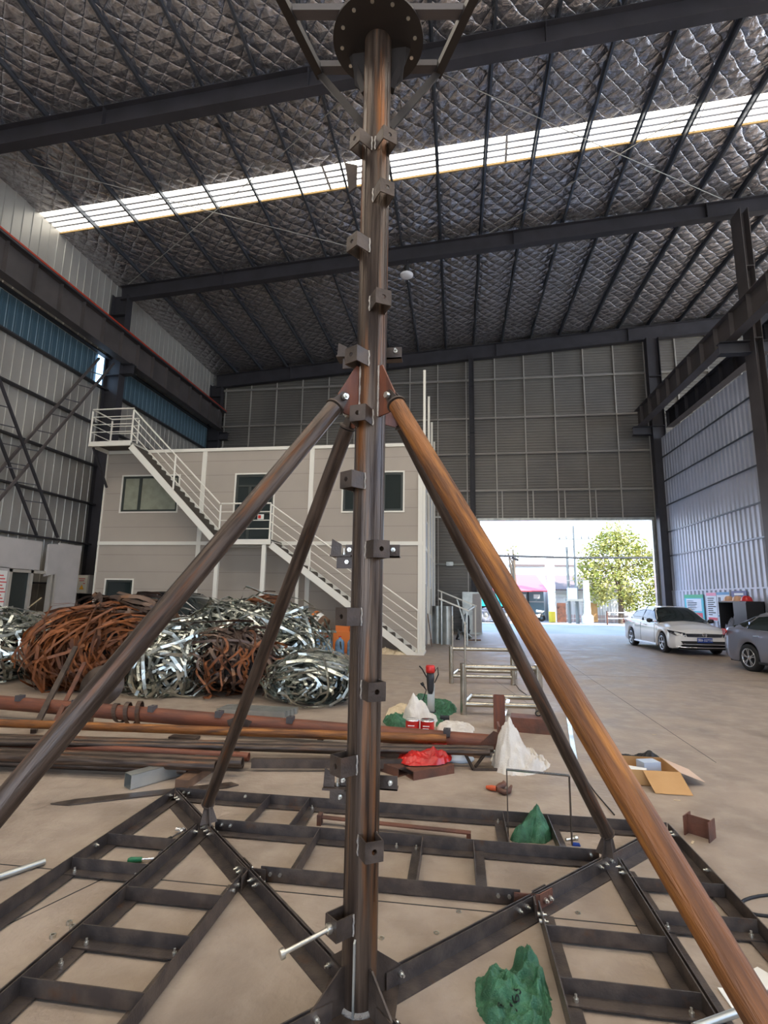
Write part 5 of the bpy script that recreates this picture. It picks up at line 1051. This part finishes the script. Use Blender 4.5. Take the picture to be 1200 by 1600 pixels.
    mb = MB(); mb.tube([(2.18, -.80, .27), (2.29, -.62, .25), (2.32, 0, .245), (2.29, .62, .25), (2.18, .80, .27)], .016, 6); mb.build('lip', 'chrome' if paint == 'carwhite' else paint, t)
    if full:
        mb = MB(); mb.box(2.325, 2.333, -.22, .22, .40, .54); pl = mb.build('number_plate', 'plateblue', t); text('plate_text', '\u5180B\u00b7327T0', .095, 'whitetxt', (2.335, 0, .47), (0, 1, 0), (0, 0, 1), t)
        c = V((2.328, 0, .63)); mb = MB(); mb.tube([c+V((0, .062*cos(a), .062*sin(a))) for a in [k2*2*pi/28 for k2 in range(29)]], .006, 6)
        for pts in (((-.035, .04), (-.008, .008), (0, .008), (.008, .008), (.035, .04)), ((-.052, .02), (-.024, -.045), (0, -.002), (.024, -.045), (.052, .02))): mb.tube([c+V((.002, a, b)) for a, b in pts], .005, 6)
        mb.build('badge', 'chrome', t)
        mb = MB(); mb.lathe((.62, .0, 1.03), [(0, 0), (.04, .01), (.05, .05), (.03, .1), (0, .11)], 10); mb.build('dashboard_ornament', 'beige', t)
    mb = MB(); mb.box(-2.33, -2.29, -.22, .22, .60, .73); mb.build('rear_plate', 'plateblue', t)
    return t
cw = car('white sedan facing the camera beside the notice wall', 'carwhite'); cw.location = (7.42, 19.72, 0); cw.rotation_euler = (0, 0, radians(-87.5))
cg = car('silver grey sedan cut off by the right photo edge', 'cargrey', False)
th_ = radians(-79); pw = G(1176, 1049); cg.rotation_euler = (0, 0, th_); cg.location = (pw.x+1.29*cos(th_)-.80*sin(th_), pw.y+1.29*sin(th_)+.80*cos(th_), 0)
cb_ = car('black car parked behind the scrap heaps by the cabin', 'gloss_black', False); cb_.location = (-7.6, 13.6, 0); cb_.rotation_euler = (0, 0, radians(3)); cb_.scale = (1.08, 1.08, 1.15)

# ------------------------------------------------------------------ outside the doorway
def leafy(name, label, cx, cy, blobs, n, sz, seed, trunk, m='leaf'):
    rn = random.Random(seed); t = thing(name, label, 'tree', (cx, cy, 0), 'trees outside')
    mb = MB()
    for _ in range(n):
        bx, by, bz, br = rn.choice(blobs); d = V((rn.gauss(0, 1), rn.gauss(0, 1), rn.gauss(0, 1))).normalized()*br*(rn.random()**.45)
        p = V((cx+bx, cy+by, bz))+V((d.x, d.y*.8, d.z)); a = V((rn.gauss(0, 1), rn.gauss(0, 1), rn.gauss(0, .6))).normalized(); b = a.cross(V((rn.gauss(0, 1), rn.gauss(0, 1), rn.gauss(0, 1)))).normalized(); s_ = sz*rn.uniform(.6, 1.3)
        k = len(mb.v); mb.v += [p-a*s_, p+b*s_*.45+a*.1*s_, p+a*s_, p-b*s_*.45]; mb.f.append((k, k+1, k+2, k+3)); mb.s.append(False)
    mb.build('foliage', m, t)
    mb = MB(); h_ = trunk; mb.tube([(cx, cy, 0), (cx+.1, cy, h_*.4), (cx, cy, h_)], [.22, .17, .06], 10)
    for k in range(9):
        bx, by, bz, br = blobs[k % len(blobs)]; z0 = h_*(.3+.06*k); mb.tube([(cx, cy, z0), (cx+bx*.5, cy+by*.5, (z0+bz)/2), (cx+bx, cy+by, bz)], [.09, .06, .02], 7)
    mb.build('trunk', 'bark', t); return t
rn = random.Random(12)
bl = [(0, 0, 6.7, 1.3), (-1.0, 0, 5.9, 1.2), (1.1, .2, 5.8, 1.3), (-1.9, 0, 4.8, 1.3), (0, -.3, 4.8, 1.6), (1.9, 0, 4.7, 1.4), (-2.1, 0, 3.5, 1.3), (-.6, -.4, 3.2, 1.6), (1.2, 0, 3.0, 1.7), (2.6, 0, 3.4, 1.5), (3.2, 0, 5.0, 1.4), (-1.4, 0, 2.2, 1.0), (.8, 0, 1.7, 1.0), (2.6, 0, 2.0, 1.1)]
leafy('street_tree', 'leafy yellow green tree rising outside the right half of doorway', 12.2, 41.5, bl, 9000, .15, 3, 6.5)
leafy('bare_branch', 'sparse twig cluster against the sky left of the power pole', 4.5, 42.4, [(0, 0, 5.9, .35), (.2, 0, 5.2, .4), (-.4, 0, 5.4, .3)], 60, .12, 4, 5.6)
# power pole
pp = thing('power_pole', 'power pole with crossarms and pale blue transformer outside', 'utility pole', (8.6, 40, 0))
mb = MB(); mb.tube([(8.75, 40, 0), (8.75, 40, 7.2)], [.13, .08], 12); mb.build('pole', 'pole', pp)
mb = MB(); mb.tube([(8.25, 40.3, 0), (8.25, 40.3, 5.6)], [.12, .08], 12); mb.build('pole', 'pole', pp)
for x0, x1, z in ((7.6, 9.9, 6.2), (7.3, 8.75, 5.6), (8.1, 9.6, 3.1)): mb = MB(); mb.bar((x0, 40, z), (x1, 40, z), .07, .07); mb.build('crossarm', 'pole', pp)
for x in (7.7, 8.2, 9.3, 9.8): mb = MB(); mb.lathe((x, 40, 6.23), [(0, 0), (.05, 0), (.04, .2), (0, .22)], 8); mb.build('insulator', 'pole', pp)
mb = MB(); mb.box(8.05, 8.7, 39.6, 39.9, 1.75, 2.55); mb.build('transformer', 'bluewhite', pp)
mb = MB(); mb.box(7.95, 9.1, 39.5, 40.1, 1.6, 1.75); mb.build('platform', 'pole', pp)
mb = MB(); mb.lathe((9.35, 39.6, 0), [(.4, 0), (.4, .55), (.25, .7), (.2, 3.1), (0, 3.1)], 14); mb.build('concrete_pier', 'whitewall', pp)
for k, (za, zb, y) in enumerate(((4.62, 4.52, 36.5), (4.70, 4.58, 36.6))):
    simple('overhead_cable', ['thick overhead cable crossing the doorway view, lower one', 'thick overhead cable crossing the doorway view, upper one'][k], 'cable', 'wire', lambda mb: mb.tube([(-4, y, za+.15), (2, y, za), (8, y, zb-.03), (13, y, zb), (22, y, zb+.1)], .045, 6))
simple('overhead_cable', 'thin cable falling from upper left outside the doorway', 'cable', 'wire', lambda mb: mb.tube([(-6, 38, 7.9), (0, 38, 7.2), (4, 39, 6.5), (8.6, 40, 6.4)], .02, 6))
simple('street_lamp_head', 'dark lamp head hanging on the cable outside', 'lamp', 'black', lambda mb: mb.cbox((4.0, 36.5, 4.42), .5, .2, .14, Matrix.Rotation(.35, 3, 'Y')))
# red roofed shop
sp_ = thing('red_roofed_shop', 'low grey fronted shop with a red sheet roof outside', 'building', (3, 44, 0))
mb = MB(); mb.box(-3, 7.0, 43.8, 49, 0, 2.55); mb.build('wall', 'greyfac', sp_)
mb = MB(); mb.hexa([(-3.5, 42.8, 2.3), (7.2, 42.8, 2.3), (6.9, 47, 3.75), (-3.5, 47, 3.75), (-3.5, 42.8, 2.38), (7.2, 42.8, 2.38), (6.9, 47, 3.85), (-3.5, 47, 3.85)]); mb.build('roof', 'redroof', sp_)
for x in (.6, 2.2, 4.2, 5.1, 6.2): mb = MB(); mb.box(x, x+.5, 43.75, 43.8, 1.75, 2.1); mb.build('window', 'paper', sp_)
for x in (.2, 3.7, 5.7): mb = MB(); mb.box(x, x+.12, 43.7, 43.8, 0, 2.3); mb.build('mullion', 'blackmat', sp_)
mb = MB(); mb.box(-3, 7, 43.7, 43.8, 1.45, 1.55); mb.build('sill_band', 'panel', sp_)
wb = thing('white_building', 'overexposed white rendered building behind the red roof', 'building', (6, 52, 0))
mb = MB(); mb.box(-6, 15, 50, 58, 0, 5.1); mb.build('wall', 'whitewall', wb)
for a, b in ((3.9, 7.0), (7.5, 9.7), (10.3, 13)): mb = MB(); mb.box(a+1, b+1.2, 49.9, 50, 4.75, 4.95); mb.build('vent_slot', 'tile', wb)
tb = thing('tiled_house', 'small house with brown tiled roof behind the power pole', 'building', (9, 44, 0))
mb = MB(); mb.box(7.6, 14, 44.4, 48, 0, 2.5); mb.build('wall', 'whitewall', tb)
mb = MB(); mb.hexa([(7.4, 43.9, 2.45), (14.2, 43.9, 2.45), (14, 46.5, 3.7), (7.6, 46.5, 3.7), (7.4, 43.9, 2.55), (14.2, 43.9, 2.55), (14, 46.5, 3.8), (7.6, 46.5, 3.8)]); mb.build('roof', 'tile', tb)
mb = MB(); mb.box(8.0, 9.9, 44.3, 44.4, 1.9, 2.15); mb.build('sign_band', 'paper', tb)
simple('gate_pillar', 'white square gate pillar right of the red roofed shop', 'pillar', 'whitewall', lambda mb: mb.box(7.1, 7.6, 42, 42.5, 0, 5.2))
simple('brown_door_panel', 'brown gate leaf beside the white gate pillar', 'gate', 'rust', lambda mb: mb.box(7.55, 8.2, 41.3, 41.4, 0, 1.45))
simple('garden_wall', 'low pale pink wall with fence behind outside the doorway', 'wall', 'pinkwall', lambda mb: mb.box(8.2, 30, 43.0, 43.2, 0, .55))
fc = thing('iron_fence', 'pale vertical bar fence along the street outside', 'fence', (12, 42, 0))
for k in range(64):
    x = 8.3+k*.2; mb = MB(); mb.box(x, x+.04, 42.3, 42.34, 0, 1.55 if k % 9 else 1.85); mb.build('fence_bar', 'stud' if k % 3 else 'whitewall', fc)
for z in (.25, 1.4): mb = MB(); mb.box(8.3, 21, 42.28, 42.36, z, z+.05); mb.build('fence_rail', 'whitewall', fc)
simple('wooden_board', 'tan board leaning on the street fence', 'board', 'card', lambda mb: mb.box(10.0, 10.7, 42.1, 42.2, .05, 1.5))
gr = thing('guard_rail', 'low pale guard rail at the road edge outside', 'guard rail', (14, 38, 0))
for z in (.45, .85): mb = MB(); mb.tube([(10.4, 38.5, z), (22, 38.5, z)], .04, 8); mb.build('rail', 'panel', gr)
for k in range(7): x = 10.4+k*1.9; mb = MB(); mb.tube([(x, 38.5, 0), (x, 38.5, .95)], .05, 8); mb.build('post', 'stud' if k else 'rust', gr)
# truck
tk = thing('tipper_truck', 'turquoise bodied tipper truck parked at left outside the doorway', 'truck', (2, 40, 0))
mb = MB(); mb.box(-3, 4.4, 39, 41.2, 1.15, 2.05); mb.build('tipper_body', 'cyan', tk)
for k in range(9): x = -2.8+k*.85; mb = MB(); mb.box(x, x+.1, 38.93, 39, 1.15, 2.05); mb.build('body_rib', 'cyan', tk)
mb = MB(); mb.box(-3, 4.6, 39.3, 40.9, .75, 1.15); mb.build('chassis', 'blackmat', tk)
for x in (.8, 2.1, 3.5):
    mb = MB(); mb.lathe((x, 39.1, .52), [(.22, -.12), (.3, -.15), (.5, -.15), (.52, -.1), (.52, .1), (.5, .15), (.3, .15)], 28, V((0, 1, 0))); wh = mb.build('wheel', 'cloth_grey', tk)
    mb = MB(); mb.lathe((x, 39.1, .52), [(0, -.14), (.1, -.13), (.12, -.08), (.25, -.06), (.28, -.13)], 24, V((0, 1, 0))); mb.build('hub', 'stud', wh)
sc = thing('street_clutter', 'white scooter parked under the red roof outside', 'scooter', (5.9, 42, 0))
mb = MB(); mb.lathe((5.4, 42, .28), [(.1, -.04), (.27, -.05), (.28, 0), (.27, .05), (.1, .04)], 18, V((0, 1, 0))); mb.build('wheel', 'black', sc)
mb = MB(); mb.lathe((6.5, 42, .28), [(.1, -.04), (.27, -.05), (.28, 0), (.27, .05), (.1, .04)], 18, V((0, 1, 0))); mb.build('wheel', 'black', sc)
mb = MB(); mb.tube([(5.4, 42, .3), (5.55, 42, .9), (5.7, 42, .4), (6.3, 42, .4), (6.6, 42, .75), (6.1, 42, .8)], [.05, .07, .12, .15, .14, .1], 12); mb.build('body', 'whitewall', sc)
simple('yellow_barrel', 'yellow drum beside the white gate pillar', 'drum', 'yellowc', lambda mb: mb.tube([(7.15, 41.2, 0), (7.15, 41.2, .8)], .25, 16))
